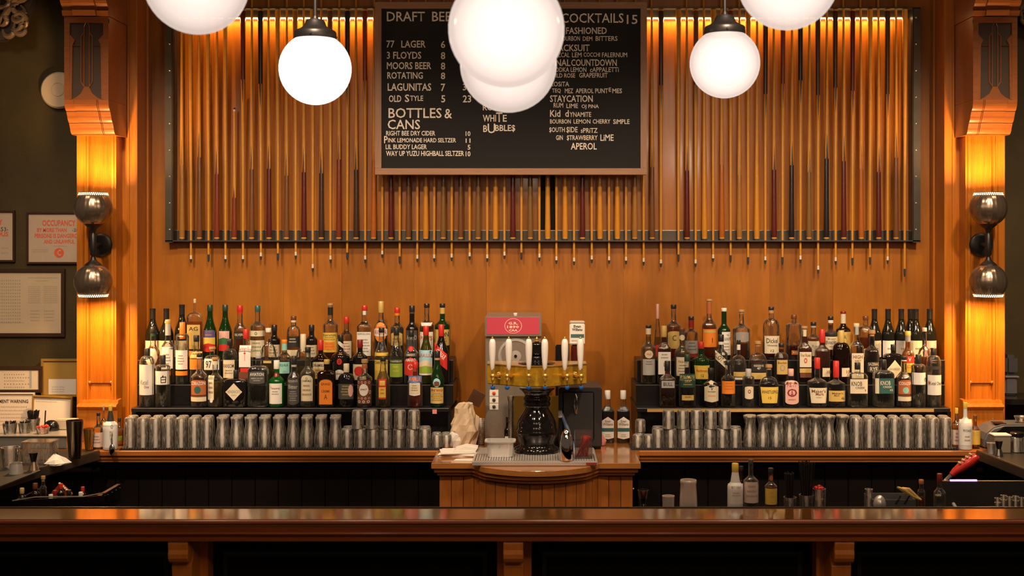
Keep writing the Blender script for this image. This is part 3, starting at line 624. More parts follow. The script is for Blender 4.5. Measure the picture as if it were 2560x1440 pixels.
# curved beadboard apron: separate planks following the bow
pp, a_, b_ = bow(0.05)
pp = [(min(max(x, a_+0.035), b_-0.035), y) for x, y in pp]
import bisect
cum = [0]
for i in range(1, len(pp)): cum.append(cum[-1]+math.dist(pp[i-1], pp[i]))
def atl(s_):
    i = min(max(bisect.bisect(cum, s_)-1, 0), len(pp)-2); t = (s_-cum[i])/max(cum[i+1]-cum[i], 1e-9)
    return (pp[i][0]+(pp[i+1][0]-pp[i][0])*t, pp[i][1]+(pp[i+1][1]-pp[i][1])*t)
npl = 19
for i in range(npl):
    p0 = atl(cum[-1]*i/npl+0.001); p1 = atl(cum[-1]*(i+1)/npl-0.001)
    MB().prism([p0, p1, (p1[0], p1[1]+0.02), (p0[0], p0[1]+0.02)], 0.10, HC-0.07, 'z').build('beadboard_plank', BOARDW, mc, bevel=0.002, segs=1)
MB().prism([(x, y+0.021) for x, y in pp]+[(b_-0.035, CF+0.1), (a_+0.035, CF+0.1)], 0.0, HC-0.07, 'z').build('carcass', mat('dark_wood', (0.05, 0.018, 0.006), 0.5), mc)
# ------------------------------------------------------------------ side counters, steel fronted
def side(sg):
    nm = 'left' if sg < 0 else 'right'
    t = thing('side_counter', f'steel fronted side counter with black mat running forward on the {nm}', 'counter', (0, 0, 0), 'side counters')
    if sg < 0: A = (-2.258, 6.283); B = (-2.53, 5.1)
    else: A = (2.231, 6.283); B = (2.335, 5.1)
    o = -0.75
    q = [A, B, (sg*3.3, 5.1), (sg*3.3, 6.283)]
    MB().prism(q, HC-0.012, HC+0.001, 'z').build('worktop', mat('dark_steel_top', (0.035, 0.030, 0.025), 0.4, metal=0.3, noise=0.3, nscale=10), t)
    dx, dy = B[0]-A[0], B[1]-A[1]; L_ = math.hypot(dx, dy); nx, ny = (-dy/L_*0.012, dx/L_*0.012)
    if nx*sg > 0: nx, ny = -nx, -ny
    MB().prism([A, B, (B[0]+nx, B[1]+ny), (A[0]+nx, A[1]+ny)], HC-0.045, HC+0.006, 'z').build('steel_edge', mat('worn_steel_edge', (0.20, 0.165, 0.13), 0.35, metal=0.8, noise=0.2), t, bevel=0.003)
    MB().prism([(A[0]+sg*0.08, 6.2), (B[0]+sg*0.10, 5.2), (sg*3.2, 5.2), (sg*3.2, 6.2)], 0.0, HC-0.30, 'z').build('undercounter', BLACKP, t)
side(-1); side(1)
# ------------------------------------------------------------------ front bar
BRACKW = wood('bracket_wood', (0.60, 0.16, 0.02), (0.80, 0.26, 0.04), 'z', rough=0.4, coat=0.1)
FB = 4.67; RB_ = 4.87
bar = thing('front_bar', 'long polished wood front bar with moulded edge across the foreground', 'bar', (0, 0, 0))
bt = MB().box(-3.2, 3.2, FB+0.004, RB_, HB-0.03, HB).build('bar_top', BARTOP, bar, bevel=0.003)
zf = lambda y: CZ-(y-VY)*FB/F
pr = [(FB+0.06, HB-0.002), (FB+0.006, HB-0.002), (FB, HB-0.006), (FB-0.002, HB-0.014), (FB+0.006, HB-0.022), (FB+0.008, HB-0.050), (FB+0.004, HB-0.056), (FB+0.010, HB-0.064), (FB+0.016, HB-0.070), (FB+0.016, HB-0.086), (FB+0.06, HB-0.086)]
MB().prism(pr, -3.2, 3.2, 'x').build('moulded_edge', BARFACE, bar, smooth=True, ang=25)
MB().box(-3.2, 3.2, RB_, RB_+0.012, HB-0.05, HB+0.004).build('rear_lip', mat('tarnished_lip', (0.10, 0.075, 0.05), 0.35, metal=0.7), bar, bevel=0.003)
MB().box(-3.2, 3.2, FB+0.28, FB+0.30, 0.05, HB-0.03).build('front_panel', BLACKP, bar)
DP = mat('panel_moulding_dark', (0.018, 0.014, 0.012), 0.35)
bc = (-1.384, -0.105, 1.158); ed_ = [-2.66]+list(bc)+[2.42]
for i in range(4):
    a, b = ed_[i]+0.11, ed_[i+1]-0.11
    g = MB(); z1_ = HB-0.19; y0_ = FB+0.27
    g.box(a, b, y0_, y0_+0.012, z1_-0.018, z1_); g.box(a, a+0.018, y0_, y0_+0.012, 0.25, z1_-0.018); g.box(b-0.018, b, y0_, y0_+0.012, 0.25, z1_-0.018); g.box(a, b, y0_, y0_+0.012, 0.25, 0.268)
    g.build('panel_moulding', DP, bar, bevel=0.002)
MB().box(-3.2, 3.2, FB+0.19, FB+0.30, HB-0.10, HB-0.03).build('upper_rail', BARFACE, bar)
for c in [-2.66]+list(bc)+[2.42]:
    po = MB().box(c-0.068, c+0.068, FB+0.20, FB+0.29, 0.0, HB-0.086).build('bracket_post', BRACKW, bar, bevel=0.003)
    zz = HB-0.086; s_ = [(FB+0.21, zz), (FB+0.03, zz), (FB+0.024, zz-0.012)]
    for k in range(9):
        t = -0.5+k/8*(PI+0.4); s_.append((FB+0.06-0.036*math.cos(t), zz-0.055-0.038*math.sin(t)))
    s_ += [(FB+0.10, zz-0.085), (FB+0.075, zz-0.11), (FB+0.085, zz-0.20), (FB+0.12, zz-0.30), (FB+0.17, zz-0.36), (FB+0.21, zz-0.38)]
    MB().prism(s_, c-0.038, c+0.038, 'x').build('scroll_bracket', BRACKW, po, bevel=0.002, segs=1)
# service ledge just behind the bar
sl = thing('service_rail', 'dark steel service ledge behind the front bar', 'ledge', (0, 0, 0))
ZR = HB-0.07
MB().box(-2.25, 2.05, RB_+0.105, RB_+0.29, ZR-0.02, ZR).build('ledge', STEELD, sl)
MB().box(-2.25, 2.05, RB_+0.18, RB_+0.20, 0.0, ZR-0.02).build('apron', BLACKP, sl)
# ------------------------------------------------------------------ stepped bottle shelves
YE = mat('yellow_wood_edge', (0.55, 0.33, 0.10), 0.5, noise=0.15)
T1, T2, T3 = 1.1636, 1.272, 1.3925
def shelf(x0, x1, x0b, x1b, nm, strip):
    t = thing('bottle_riser', f'black three-step bottle riser on the {nm} back counter', 'shelf', (0, 0, 0), 'stepped bottle risers')
    def X(px, d): return (px-VX)*d/F
    MB().box(X(x0, 6.5), X(x1, 6.5), 6.50, 6.98, T1-0.022, T1).build('lower_step', BLACKL, t, bevel=0.002)
    MB().box(X(x0b, 6.62), X(x1b, 6.62), 6.62, 6.98, T1, T2).build('middle_step', BLACKL, t, bevel=0.002)
    MB().box(X(x0b+3, 6.75), X(x1b, 6.75), 6.75, 6.98, T2, T3).build('upper_step', BLACKL, t, bevel=0.002)
    for a in (X(x0b, 6.62), X(x1b, 6.62)-0.02): MB().box(a, a+0.02, 6.52, 6.98, HC, T1-0.022).build('end_panel', BLACKL, t)
    MB().box(X(x0b, 6.62)+0.02, X(x1b, 6.62)-0.02, 6.60, 6.62, HC, T1-0.022).build('back_board', BLACKL, t)
    tr = mat('worn_edge', (0.22, 0.20, 0.18), 0.3, metal=0.3, noise=0.5, nscale=30)
    MB().box(X(x0, 6.5), X(x1, 6.5), 6.4985, 6.5, T1-0.004, T1).build('edge_trim', tr, t)
    MB().box(X(x0b, 6.62), X(x1b, 6.62), 6.6185, 6.62, T2-0.003, T2).build('edge_trim', tr, t)
    MB().box(X(x0b, 6.75), X(x1b, 6.75), 6.7485, 6.75, T3-0.003, T3).build('edge_trim', tr, t)
    if strip: MB().box(X(strip[0], 6.5), X(strip[1], 6.5), 6.494, 6.4985, T1-0.020, T1-0.005).build('wood_strip', YE, t)
    return t
shelf(328, 1122, 345, 1133, 'left', None)
shelf(1592, 2376, 1590, 2362, 'right', (1618, 2334))
tag(sheet(*[0, S(11, 6.5)], 0, S(11, 6.5)).build('price_tag', mat('pink_sticker', (0.75, 0.25, 0.22), 0.6), loc=(X62(1081, 6.497), 6.4965, T1-0.030)), 'small pink sticker on the right end of the left riser', 'sticker')
# ------------------------------------------------------------------ rubber bar mats with beaded fronts
def barmat(px0, px1, nm):
    a, b = X62(px0, 6.32), X62(px1, 6.32)
    t = thing('bar_mat', f'black rubber glass mat with beaded edge on the {nm} back counter', 'mat', (0, 0, HC), 'rubber mats under the glasses')
    MB().box(a, b, 6.32, 6.49, 0.0, 0.007).build('mat_sheet', RUBBER, t)
    g = MB(); n = int((b-a)/0.0135)
    for i in range(n):
        g.box(a+(i+0.2)*(b-a)/n, a+(i+0.8)*(b-a)/n, 6.302, 6.321, 0.0, 0.009)
    o = g.build('beaded_edge', RUBBER, t); o['kind'] = 'stuff'
barmat(300, 1100, 'left'); barmat(1578, 2395, 'right')
# ------------------------------------------------------------------ glassware, upside down
GL = glass('glassware', (0.96, 0.96, 0.95), 1.5, 0.07, body=(1.0, 0.90, 0.78), bodyf=0.09, bump=0.30, ior=1.5, bscale=70, edge=0.8, streak=0.40, streak_light=0.16, hscale=240, fwd=0.2, hstretch=0.12,
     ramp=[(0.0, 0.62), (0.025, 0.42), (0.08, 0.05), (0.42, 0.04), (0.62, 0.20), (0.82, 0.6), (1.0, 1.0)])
GLB = glass('glass_base', (0.97, 0.97, 0.96), 2.4, 0.08, body=(1.0, 0.94, 0.85), bodyf=0.32, bump=0.6, bscale=160, edge=0.5, streak_light=0.4, hscale=300, fwd=0.3)  # milky body and streaks paint in the bright rims of the bases
def gl_mesh(outer, t=0.0025):
    inner = [(max(r-t, 0.001), z) for r, z in outer[:-1]]
    top = outer[-1][1]-0.012
    inner = [p for p in inner if p[1] < top]+[(max(inner[-1][0]-0.001, .004), top)]
    prof = [(0.001, top)]+inner[::-1]+[(outer[0][0]-0.001, outer[0][1]-0.0004)]+outer
    return prof+[(outer[-1][0]*0.5, outer[-1][1]-0.002), (0.001, outer[-1][1]-0.003)]
kinds = {}
def gproto(kind):
    s6 = lambda px: S(px, 6.4)
    if kind == 'pint': o = [(0.0318, 0), (0.0318, 0.002), (0.0315, 0.03), (0.030, 0.10), (0.0285, 0.135), (0.027, 0.148), (0.022, 0.152)]
    if kind == 'tulip': o = [(0.0325, 0), (0.0328, 0.002), (0.0345, 0.025), (0.034, 0.055), (0.0295, 0.085), (0.0255, 0.110), (0.0255, 0.135), (0.0285, 0.150), (0.028, 0.154)]
    if kind == 'waist': o = [(0.0305, 0), (0.031, 0.003), (0.0325, 0.03), (0.030, 0.06), (0.0235, 0.095), (0.0225, 0.115), (0.027, 0.140), (0.0325, 0.152), (0.033, 0.158), (0.032, 0.162)]
    if kind == 'rocks': o = [(0.0322, 0), (0.0322, 0.002), (0.032, 0.05), (0.031, 0.085), (0.027, 0.094)]
    if kind == 'short': o = [(0.027, 0), (0.027, 0.002), (0.0275, 0.03), (0.026, 0.058), (0.022, 0.064)]
    return o
NAMES = {'pint': 'pint glass', 'tulip': 'flared beer glass', 'waist': 'narrow-waisted beer glass', 'rocks': 'rocks glass', 'short': 'short tumbler'}
def put_glass(kind, x, y, z, label, group):
    if kind not in kinds:
        root = thing(NAMES[kind].replace(' ', '_').replace('-', '_'), label, 'glass', (x, y, z), group)
        n = 20
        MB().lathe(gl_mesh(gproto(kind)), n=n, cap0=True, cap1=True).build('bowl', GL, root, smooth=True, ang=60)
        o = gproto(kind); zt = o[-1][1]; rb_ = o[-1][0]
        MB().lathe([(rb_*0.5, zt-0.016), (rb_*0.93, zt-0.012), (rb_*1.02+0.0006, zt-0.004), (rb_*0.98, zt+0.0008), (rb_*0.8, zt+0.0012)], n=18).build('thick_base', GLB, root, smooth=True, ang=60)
        kinds[kind] = root; return root
    r = dup(kinds[kind], (x, y, z), None, random.random()*6)
    r['group'] = group; tag(r, label); return r
def grow(kind, px0, px1, n, side_, d=6.37, z=HC+0.007, lvl=None, rows=('front',), stack=None):
    for ri, rn in enumerate(rows):
        for i in range(n):
            dd = d+0.073*ri
            px = px0+(px1-px0)*(i/(n-1) if n > 1 else 0)
            x = X62(px, d)+ (0.008 if ri % 2 else 0)*(-1 if px < VX else 1)
            where = f'{rn} row' if lvl is None else lvl
            put_glass(kind, x+random.uniform(-.001, .001), dd, z, f'{NAMES[kind]}, {ordw(i)} from left, {where}, {side_} back counter', f'{NAMES[kind]}es on the {side_} back counter')
grow('pint', 325, 517, 7, 'left', rows=('front', 'rear'))
grow('tulip', 555, 838, 9, 'left', rows=('front', 'rear'))
grow('rocks', 868, 1062, 7, 'left', lvl='lower level of the stack')
grow('rocks', 895, 1035, 5, 'left', lvl='upper level of the stack', z=HC+0.007+0.096)
grow('rocks', 872, 1062, 7, 'left', lvl='hidden second row', d=6.45)
grow('short', 1092, 1116, 2, 'left', lvl='right end')
grow('short', 1092, 1116, 2, 'left', lvl='right end behind', d=6.44)
grow('short', 1595, 1622, 2, 'right', lvl='left end')
put_glass('short', X62(1600, 6.45), 6.45, HC+0.007, 'upside-down short tumbler behind the left pair on the right back counter', 'short tumblers on the right back counter')
put_glass('short', X62(1601, 6.45), 6.45, HC+0.007+0.066, 'short tumbler stacked on another, left end of the right back counter', 'short tumblers on the right back counter')
grow('rocks', 1645, 1838, 7, 'right', lvl='lower level of the stack')
grow('rocks', 1645, 1838, 7, 'right', lvl='hidden second row', d=6.45)
grow('rocks', 1672, 1812, 5, 'right', lvl='upper level of the stack', z=HC+0.007+0.096)
grow('waist', 1874, 2106, 8, 'right', rows=('front',)); grow('tulip', 1876, 2104, 7, 'right', d=6.45, lvl='behind the waisted ones')
grow('pint', 2142, 2364, 8, 'right', rows=('front', 'rear'))
# ------------------------------------------------------------------ bottles
# kind: base radius frac, shoulder start, shoulder end, squareness, flatness, shoulder power
SH = {'std': (0.55, 0.70, 2, 1, 1.0), 'bord': (0.60, 0.72, 2, 1, 1.0), 'wine': (0.47, 0.82, 2, 1, 0.75), 'sq': (0.60, 0.72, 7, 0.85, 1.0), 'cyl': (0.76, 0.82, 2, 1, 1.3),
      'squat': (0.60, 0.78, 2.2, 0.8, 1.4), 'bulb': (0.30, 0.66, 2, 1, 1.6), 'ket': (0.72, 0.88, 2, 1, 1.6), 'dome': (0.42, 0.72, 2.5, 0.6, 1.8), 'cone': (0.03, 0.75, 2, 1, 0.55), 'tall': (0.50, 0.60, 2.4, 0.8, 1.0), 'high': (0.68, 0.78, 5, 0.7, 1.3)}
GC = {'clear': glass('bottle_clear', (0.93, 0.93, 0.90), 1.8, 0.04, body=(0.85, 0.78, 0.65), bodyf=0.006, bump=0.7, bscale=60, edge=0.36, streak=0.2, fwd=0.3),
      'green': glass('bottle_green', (0.10, 0.28, 0.07), 1.2, 0.03, body=(0.03, 0.16, 0.03), bodyf=0.30),
      'bgreen': glass('bottle_bright_green', (0.03, 0.40, 0.08), 1.2, 0.03, body=(0.01, 0.30, 0.04), bodyf=0.45),
      'olive': glass('bottle_olive', (0.34, 0.34, 0.08), 1.2, 0.03, body=(0.15, 0.15, 0.02), bodyf=0.30),
      'brown': glass('bottle_brown', (0.20, 0.06, 0.02), 1.2, 0.03, body=(0.05, 0.015, 0.005), bodyf=0.3),
      'black': mat('bottle_black', (0.008, 0.006, 0.006), 0.08, coat=0.5),
      'wine': mat('bottle_wine', (0.010, 0.010, 0.006), 0.07, coat=0.5),
      'frost': mat('bottle_frosted', (0.72, 0.70, 0.66), 0.35),
      'redg': glass('bottle_red', (0.65, 0.04, 0.02), 1.2, 0.03, body=(0.45, 0.02, 0.01), bodyf=0.35)}
LQ = {'amber': glass('liquid_amber', (0.62, 0.27, 0.06), 0.4, 0.05, body=(0.62, 0.22, 0.02), bodyf=0.30), 'whisky': glass('liquid_whisky', (0.42, 0.13, 0.03), 0.4, 0.05, body=(0.36, 0.09, 0.01), bodyf=0.30),
      'dark': glass('liquid_dark', (0.16, 0.04, 0.02), 0.4, 0.05, body=(0.06, 0.012, 0.006), bodyf=0.2), 'yellow': glass('liquid_yellow', (0.75, 0.62, 0.12), 0.4, 0.05, body=(0.62, 0.45, 0.05), bodyf=0.35),
      'pale': glass('liquid_pale', (0.82, 0.76, 0.52), 0.4, 0.05, body=(0.6, 0.52, 0.28), bodyf=0.15), 'clear': glass('liquid_clear', (0.90, 0.92, 0.90), 0.4, 0.03),
      'red': glass('liquid_red', (0.75, 0.05, 0.02), 0.4, 0.05, body=(0.95, 0.05, 0.01), bodyf=0.8), 'orange': glass('liquid_orange', (0.85, 0.42, 0.06), 0.4, 0.05, body=(0.80, 0.32, 0.03), bodyf=0.35),
      'green': glass('liquid_green', (0.60, 0.70, 0.22), 0.4, 0.05, body=(0.35, 0.42, 0.06), bodyf=0.25)}
CL = {'white': (0.82, 0.77, 0.69), 'cream': (0.74, 0.63, 0.44), 'black': (0.02, 0.018, 0.017), 'red': (0.62, 0.03, 0.02), 'orange': (0.85, 0.24, 0.02), 'yellow': (0.78, 0.52, 0.08), 'gold': (0.62, 0.42, 0.12),
      'green': (0.03, 0.15, 0.05), 'lime': (0.28, 0.42, 0.04), 'teal': (0.28, 0.58, 0.50), 'dteal': (0.03, 0.11, 0.10), 'blue': (0.06, 0.14, 0.35), 'purple': (0.12, 0.08, 0.22), 'pink': (0.75, 0.42, 0.36), 'blush': (0.72, 0.56, 0.47), 'brown': (0.16, 0.05, 0.02),
      'grey': (0.30, 0.28, 0.26), 'dgrey': (0.07, 0.065, 0.06), 'cork': (0.50, 0.28, 0.12), 'silver': (0.45, 0.43, 0.40), 'sky': (0.35, 0.60, 0.70), 'dred': (0.25, 0.015, 0.012), 'dgreen': (0.02, 0.06, 0.035), 'rust': (0.45, 0.13, 0.04), 'ink': (0.05, 0.04, 0.035)}
def cm(n): return mat('label_'+n, CL[n], 0.55)
def capm(n): return mat('cap_'+n, CL[n], 0.35, coat=0.3)
def interp(prof, z):
    for i in range(len(prof)-1):
        if prof[i][1] <= z <= prof[i+1][1]:
            t = (z-prof[i][1])/max(prof[i+1][1]-prof[i][1], 1e-9); return prof[i][0]+(prof[i+1][0]-prof[i][0])*t
    return prof[-1][0]
ROWS = {1: (6.555, T1), 2: (6.685, T2), 3: (6.815, T3)}
def bottle(px, top, wpx, row, kind, gl, liq, cap, labels, label, side_='', lv=None, base=None, neck=None, nm='bottle', group=None, capw=1.0, rz=0):
    if base is None: d, zb = ROWS[row]
    else: d, zb = base
    s0, s1, p, flat, pw = SH[kind]
    R = S(wpx/2, d); flat = min(flat, 0.052/R) if row in (1, 2, 3) else flat
    zt = CZ-(top-VY)*d/F; H = zt-zb; nr = neck or min(0.0145, R*0.5)
    root = thing(nm, label, 'bottle', ((px-VX)*d/F, d, zb), group or f'bottles on the stepped riser, {side_}')
    pr = [(R*0.86, 0), (R*0.97, H*0.012), (R, H*0.03)]
    if kind == 'bulb': pr = [(R*0.62, 0), (R*0.75, H*0.03), (R*0.92, H*0.12), (R, H*0.24)]
    if kind == 'cyl' or kind == 'ket': pr = [(R*0.95, 0), (R, 0.003)]
    if kind == 'cone': pr = [(R*0.95, 0), (R, 0.006)]
    n = 8
    for k in range(n+1):
        t = k/n
        if kind == 'cone': f = 1-t**0.8
        elif pw < 1: f = (1+math.cos(PI*t**0.9))/2
        else: f = math.sqrt(max(0, 1-t**2)) if pw > 1.2 else (1+math.cos(PI*t))/2
        pr.append((nr+(R-nr)*f, H*(s0+(s1-s0)*t)))
    caph = {'s': 0.020, 'm': 0.032, 'l': 0.055, 'x': 0.085}[cap[1]] if isinstance(cap[1], str) else S(cap[1], d)
    zc = H-caph
    tall = cap[1] in ('l', 'x')
    if zc > pr[-1][1]+0.004 : pr.append((nr*0.96, zc-0.002))
    zc = max(zc, pr[-1][1]-caph*0.3)
    sq = p
    o = MB().lathe(pr, n=28 if p > 2.5 else 24, p=sq, flat=flat, cap1=True).build('glass_body', GC[gl], root, smooth=True, ang=50)
    if liq:
        lvl = H*(lv if lv is not None else random.uniform(0.45, 0.62)); k = 0.90
        lp = [(r*k, z+0.006 if i == 0 else z) for i, (r, z) in enumerate(pr) if z < lvl-0.003]; lp.append((interp(pr, lvl)*k, lvl))
        MB().lathe(lp, n=24, p=sq, flat=flat).build('liquid', LQ[liq], root, smooth=True, ang=50)
    # cap
    cr_ = nr*1.08*capw
    cpn, = cap[:1]
    if cpn == 'cork':
        g = MB().lathe([(nr*0.9, zc-0.002), (nr*0.9, zc+caph*0.35), (nr*1.25, zc+caph*0.36), (nr*1.3, zc+caph*0.6), (nr*1.2, zc+caph)], n=16)
    elif tall:
        g = MB().lathe([(nr*1.03+0.0004, zc-0.001), (nr*1.03, zc+caph*0.8), (nr*1.10, zc+caph*0.82), (nr*1.10, zc+caph-0.002), (nr*0.95, zc+caph)], n=16)
    else:
        g = MB().lathe([(nr*1.02, zc-0.003), (cr_, zc), (cr_, zc+caph-0.002), (cr_*0.9, zc+caph)], n=16)
    g.build('cork_stopper' if cpn == 'cork' else ('neck_capsule' if tall else 'cap'), capm(cpn), root, smooth=True)
    if len(cap) > 2:
        h2 = S(cap[3], d) if len(cap) > 3 else 0.018
        z2 = zc-h2-0.001
        MB().lathe([(max(interp(pr, z2), nr*0.96)+0.0007, z2), (max(interp(pr, zc-0.002), nr*.96)+0.0007, zc-0.001)], n=16).build('neck_band', capm(cap[2]), root, smooth=True)
    def fn(eps):
        def f(x, z):
            r = interp(pr, min(max(z, 0.004), H)); u = min(abs(x)/r, 0.985)
            return -(r*flat)*(1-u**sq)**(1/sq)-eps
        return f
    def Zp(y): return (CZ-(y-VY)*(d-R*flat)/F)-zb
    for i, lb in enumerate(labels):
        shp, y0, y1, wf, c = lb[:5]; tx = lb[5] if len(lb) > 5 else []
        xo = 0
        if isinstance(wf, tuple): wf, xo = wf; xo = xo*R
        za, zb2 = Zp(y1), Zp(y0); zc2 = (za+zb2)/2; hh = (zb2-za)/2; hw = R*wf*0.95
        f = fn(0.0009+0.0007*i); nx, nz = 10, 6; vs = []; fs = []
        for a in range(nx+1):
            u = -1+2*a/nx
            e = {'r': 1, 'd': max(0.02, 1-abs(u)), 'o': math.sqrt(max(0.0004, 1-u*u)), 'a': 1, 'p': 1, 's': 1, 'n': 1, 'w': 1}[shp]
            lo, hi = zc2-hh*e, zc2+hh*e
            if shp == 'a': hi = zc2+hh*(0.72+0.28*math.sqrt(max(0, 1-u*u)))
            if shp == 'p': hi = zc2+hh*(1-0.35*abs(u)); lo = zc2-hh*(1-0.12*abs(u))
            if shp == 's': lo = zc2-hh*(0.8+0.2*math.sqrt(max(0, 1-u*u))); hi = zc2+hh*(0.8+0.2*math.sqrt(max(0, 1-u*u)))
            uu = u
            for b in range(nz+1):
                z = lo+(hi-lo)*b/nz
                x = hw*uu*(1 if shp != 'w' else 0.82+0.18*(z-za)/(zb2-za))
                if shp == 'n':  # slanted ribbon
                    z = z+hw*uu*(-0.9)
                x += xo
                vs.append((x, f(x, z), z))
        for a in range(nx):
            for b in range(nz): q = a*(nz+1)+b; fs.append((q, q+nz+1, q+nz+2, q+1))
        lo_ = MB().add(vs, fs).build('label', cm(c), root, smooth=True, fix=False)
        for (s, ya, yb, tw, tc) in tx:
            ft = fn(0.0016+0.0007*i); txo = xo
            if isinstance(tw, tuple): tw, t_x = tw; txo = xo+t_x*R
            text(s, txo-R*tw, txo+R*tw, Zp(yb), Zp(ya), cm(tc), lo_, fn=ft, bold=0.008, rot=(-0.72 if shp == 'n' else 0))
    return root
def lines(y0, y1, n, wf, c='ink'):
    """rows of small print"""
    out = []
    for i in range(n):
        a = y0+(y1-y0)*i/n; out.append(('lllilllillli'[:8+i % 4], a, a+(y1-y0)/n*0.45, wf*(0.7+0.3*((i*7) % 3)/2), c))
    return out
LS, RS_ = 'left of the beer tower', 'right of the beer tower'
def Lb(*a, **k): bottle(*a, side_=LS, **k)
def Rb(*a, **k): bottle(*a, side_=RS_, **k)
W = 'white'; K = 'black'; C_ = 'cream'
# ---- left riser, top step
Lb(382, 771, 36, 3, 'wine', 'wine', None, (K, 'l'), [('r', 852, 893, 1, C_)], 'dark wine bottle with cream label at the far left of the left riser')
Lb(416, 771, 36, 3, 'wine', 'wine', None, (K, 'l'), [('r', 852, 893, 1, C_)], 'dark wine bottle with cream label, second from the far left of the left riser')
Lb(455, 761, 36, 3, 'wine', 'wine', None, (K, 'l'), [('r', 852, 893, 1, C_)], 'tallest dark wine bottle behind the orange-necked bottle on the left riser')
Lb(487, 747, 38, 3, 'high', 'clear', 'orange', (C_, 's'), [('r', 812, 873, .9, 'gold', [('AG', 817, 827, .6, K)]), ('r', 877, 893, .9, 'orange')], 'square amber bottle with thin tall neck and gold label, top step of the left riser', lv=.62, neck=.007)
Lb(525, 762, 33, 3, 'wine', 'green', None, ('dgreen', 'm'), [('r', 826, 844, .95, 'purple', lines(836, 842, 1, .7, 'gold')), ('r', 844, 866, .95, 'yellow'), ('p', 858, 880, .95, 'red')], 'green bottle with purple, yellow and red picture label, top step of the left riser')
Lb(563, 762, 34, 3, 'wine', 'green', None, ('dgreen', 'm'), [('r', 828, 856, .8, 'pink'), ('p', 844, 866, .8, 'green'), ('p', 860, 878, .8, 'red')], 'green bottle with pink and red label beside the purple-labelled one on the left riser')
Lb(600, 763.5, 30, 3, 'std', 'clear', 'amber', ('red', 'm', 'red', 6), [('r', 830, 848, .9, K, [('SILVER', 834, 840, .7, C_)])], 'clear bottle with red capsule and black label on the top step, left riser')
Lb(644, 764, 38, 3, 'bord', 'clear', 'pale', ('dteal', 'm'), [('r', 827, 841, 1, C_, [('o', 830, 838, .18, 'green')]), ('r', 851, 893, 1, C_, lines(856, 884, 3, .7, 'green'))], 'clear bottle with dark green cap and two cream labels, top step of the left riser')
Lb(686, 812, 30, 3, 'std', 'black', None, (K, 'm'), [('r', 862, 893, 1, C_, lines(866, 888, 3, .7))], 'dark bottle with cream label behind the round-bodied yellow bottle, left riser')
Lb(734, 790, 34, 3, 'squat', 'clear', 'pale', ('brown', 's', C_, 6), [('r', 841, 868, 1, K, lines(846, 860, 2, .6, C_)), ('r', 875, 893, .9, 'cream')], 'stout clear bottle with broad black label, middle of the top step, left riser')
Lb(779, 812, 29, 3, 'std', 'black', None, (K, 'm'), [('r', 863, 893, 1, C_, lines(867, 890, 3, .7))], 'dark bottle with cream label left of the yellow-labelled rum bottle, left riser')
Lb(826, 758, 38, 3, 'bord', 'clear', 'amber', ('cork', 's', K, 20), [('r', 832, 881, .98, 'yellow', [('PLANTATION', 836, 841, .8, K)]+lines(843, 853, 2, .8)), ('r', 855, 875, .75, 'orange', lines(858, 872, 2, .6, 'rust'))], 'amber bottle with black neck and big yellow and orange label on the left riser')
Lb(866, 792, 30, 3, 'std', 'clear', 'red', ('red', 'm'), [('r', 853, 896, .95, C_, lines(857, 892, 5, .7, 'dred'))], 'clear bottle with red cap, cream label and red liquid at its foot, left riser', lv=.2)
Lb(911.6, 763.5, 37, 3, 'sq', 'clear', 'clear', ('red', 12, W, 11), [('r', 830, 890, .98, W, [('ESPOLON', 833, 837, .8, K)]+lines(848, 884, 5, .75))], 'clear square bottle with red and white neck and tall white label, left riser')
Lb(952.7, 753, 34, 3, 'std', 'clear', 'dark', ('gold', 27), [('o', 806, 855, .98, 'orange'), ('s', 821, 841, 1, W, [('AVERNA', 825, 836, .85, 'red')])], 'clear bottle with gold capsule and orange and white oval label, left riser')
Lb(993, 769, 33, 3, 'bord', 'clear', 'dark', ('red', 12, 'orange', 7), [('r', 818, 868, .98, K, lines(822, 826, 1, .5, 'gold')), ('p', 828, 866, .9, 'gold', lines(838, 862, 3, .6))], 'bottle with red and orange cap and black and gold label, left riser')
Lb(1030, 764, 31, 3, 'std', 'black', None, (K, 'm', 'dgrey', 5), [('r', 826, 880, .95, 'dgrey', [('AMARO', 838, 850, .8, 'silver')])], 'black bottle with dark grey label on the top step of the left riser')
Lb(1067, 759, 36, 3, 'bord', 'clear', 'whisky', (K, 's'), [('w', 807, 815, .85, W), ('r', 830, 880, .95, W, [("PIMM'S", 840, 851, .8, 'red')])], 'clear-necked bottle with dark cap and white collar, left riser', lv=.58)
Lb(1106, 758.6, 38, 3, 'bord', 'green', 'dark', (K, 's', 'gold', 16), [('r', 824, 864, .98, 'gold', [('LON', 830, 842, (.6, .25), K)]+lines(846, 858, 2, .7))], 'dark green bottle with gold neck and gold label at the right end, left riser')
# ---- left riser, middle step
Lb(382.5, 817, 34, 2, 'std', 'clear', 'orange', (K, 'm', 'dgreen', 8), [('o', 872, 915, .9, 'cream')], 'clear bottle of orange liquid with round label, far left of the middle step', lv=.52)
Lb(420, 798.5, 34, 2, 'std', 'clear', 'clear', ('gold', 9, 'silver', 30), [('r', 868, 922, .9, W, lines(885, 915, 4, .6))], 'clear bottle with yellow cap, silver neck and white label, middle step of the left riser')
Lb(456, 806, 33, 2, 'cyl', 'clear', 'clear', ('orange', 40), [('r', 876, 924, .95, W, lines(888, 915, 4, .5, 'brown')), ('r', 928, 939, .95, 'orange')], 'clear bottle with long orange neck and white label over an orange band, left riser')
Lb(491, 838, 33, 2, 'std', 'clear', 'amber', (K, 'm'), [('r', 880, 896, .95, 'gold', lines(883, 893, 1, .6)), ('r', 898, 924, .95, 'orange')], 'amber bottle with gold and orange labels just behind the round sunburst label, left riser')
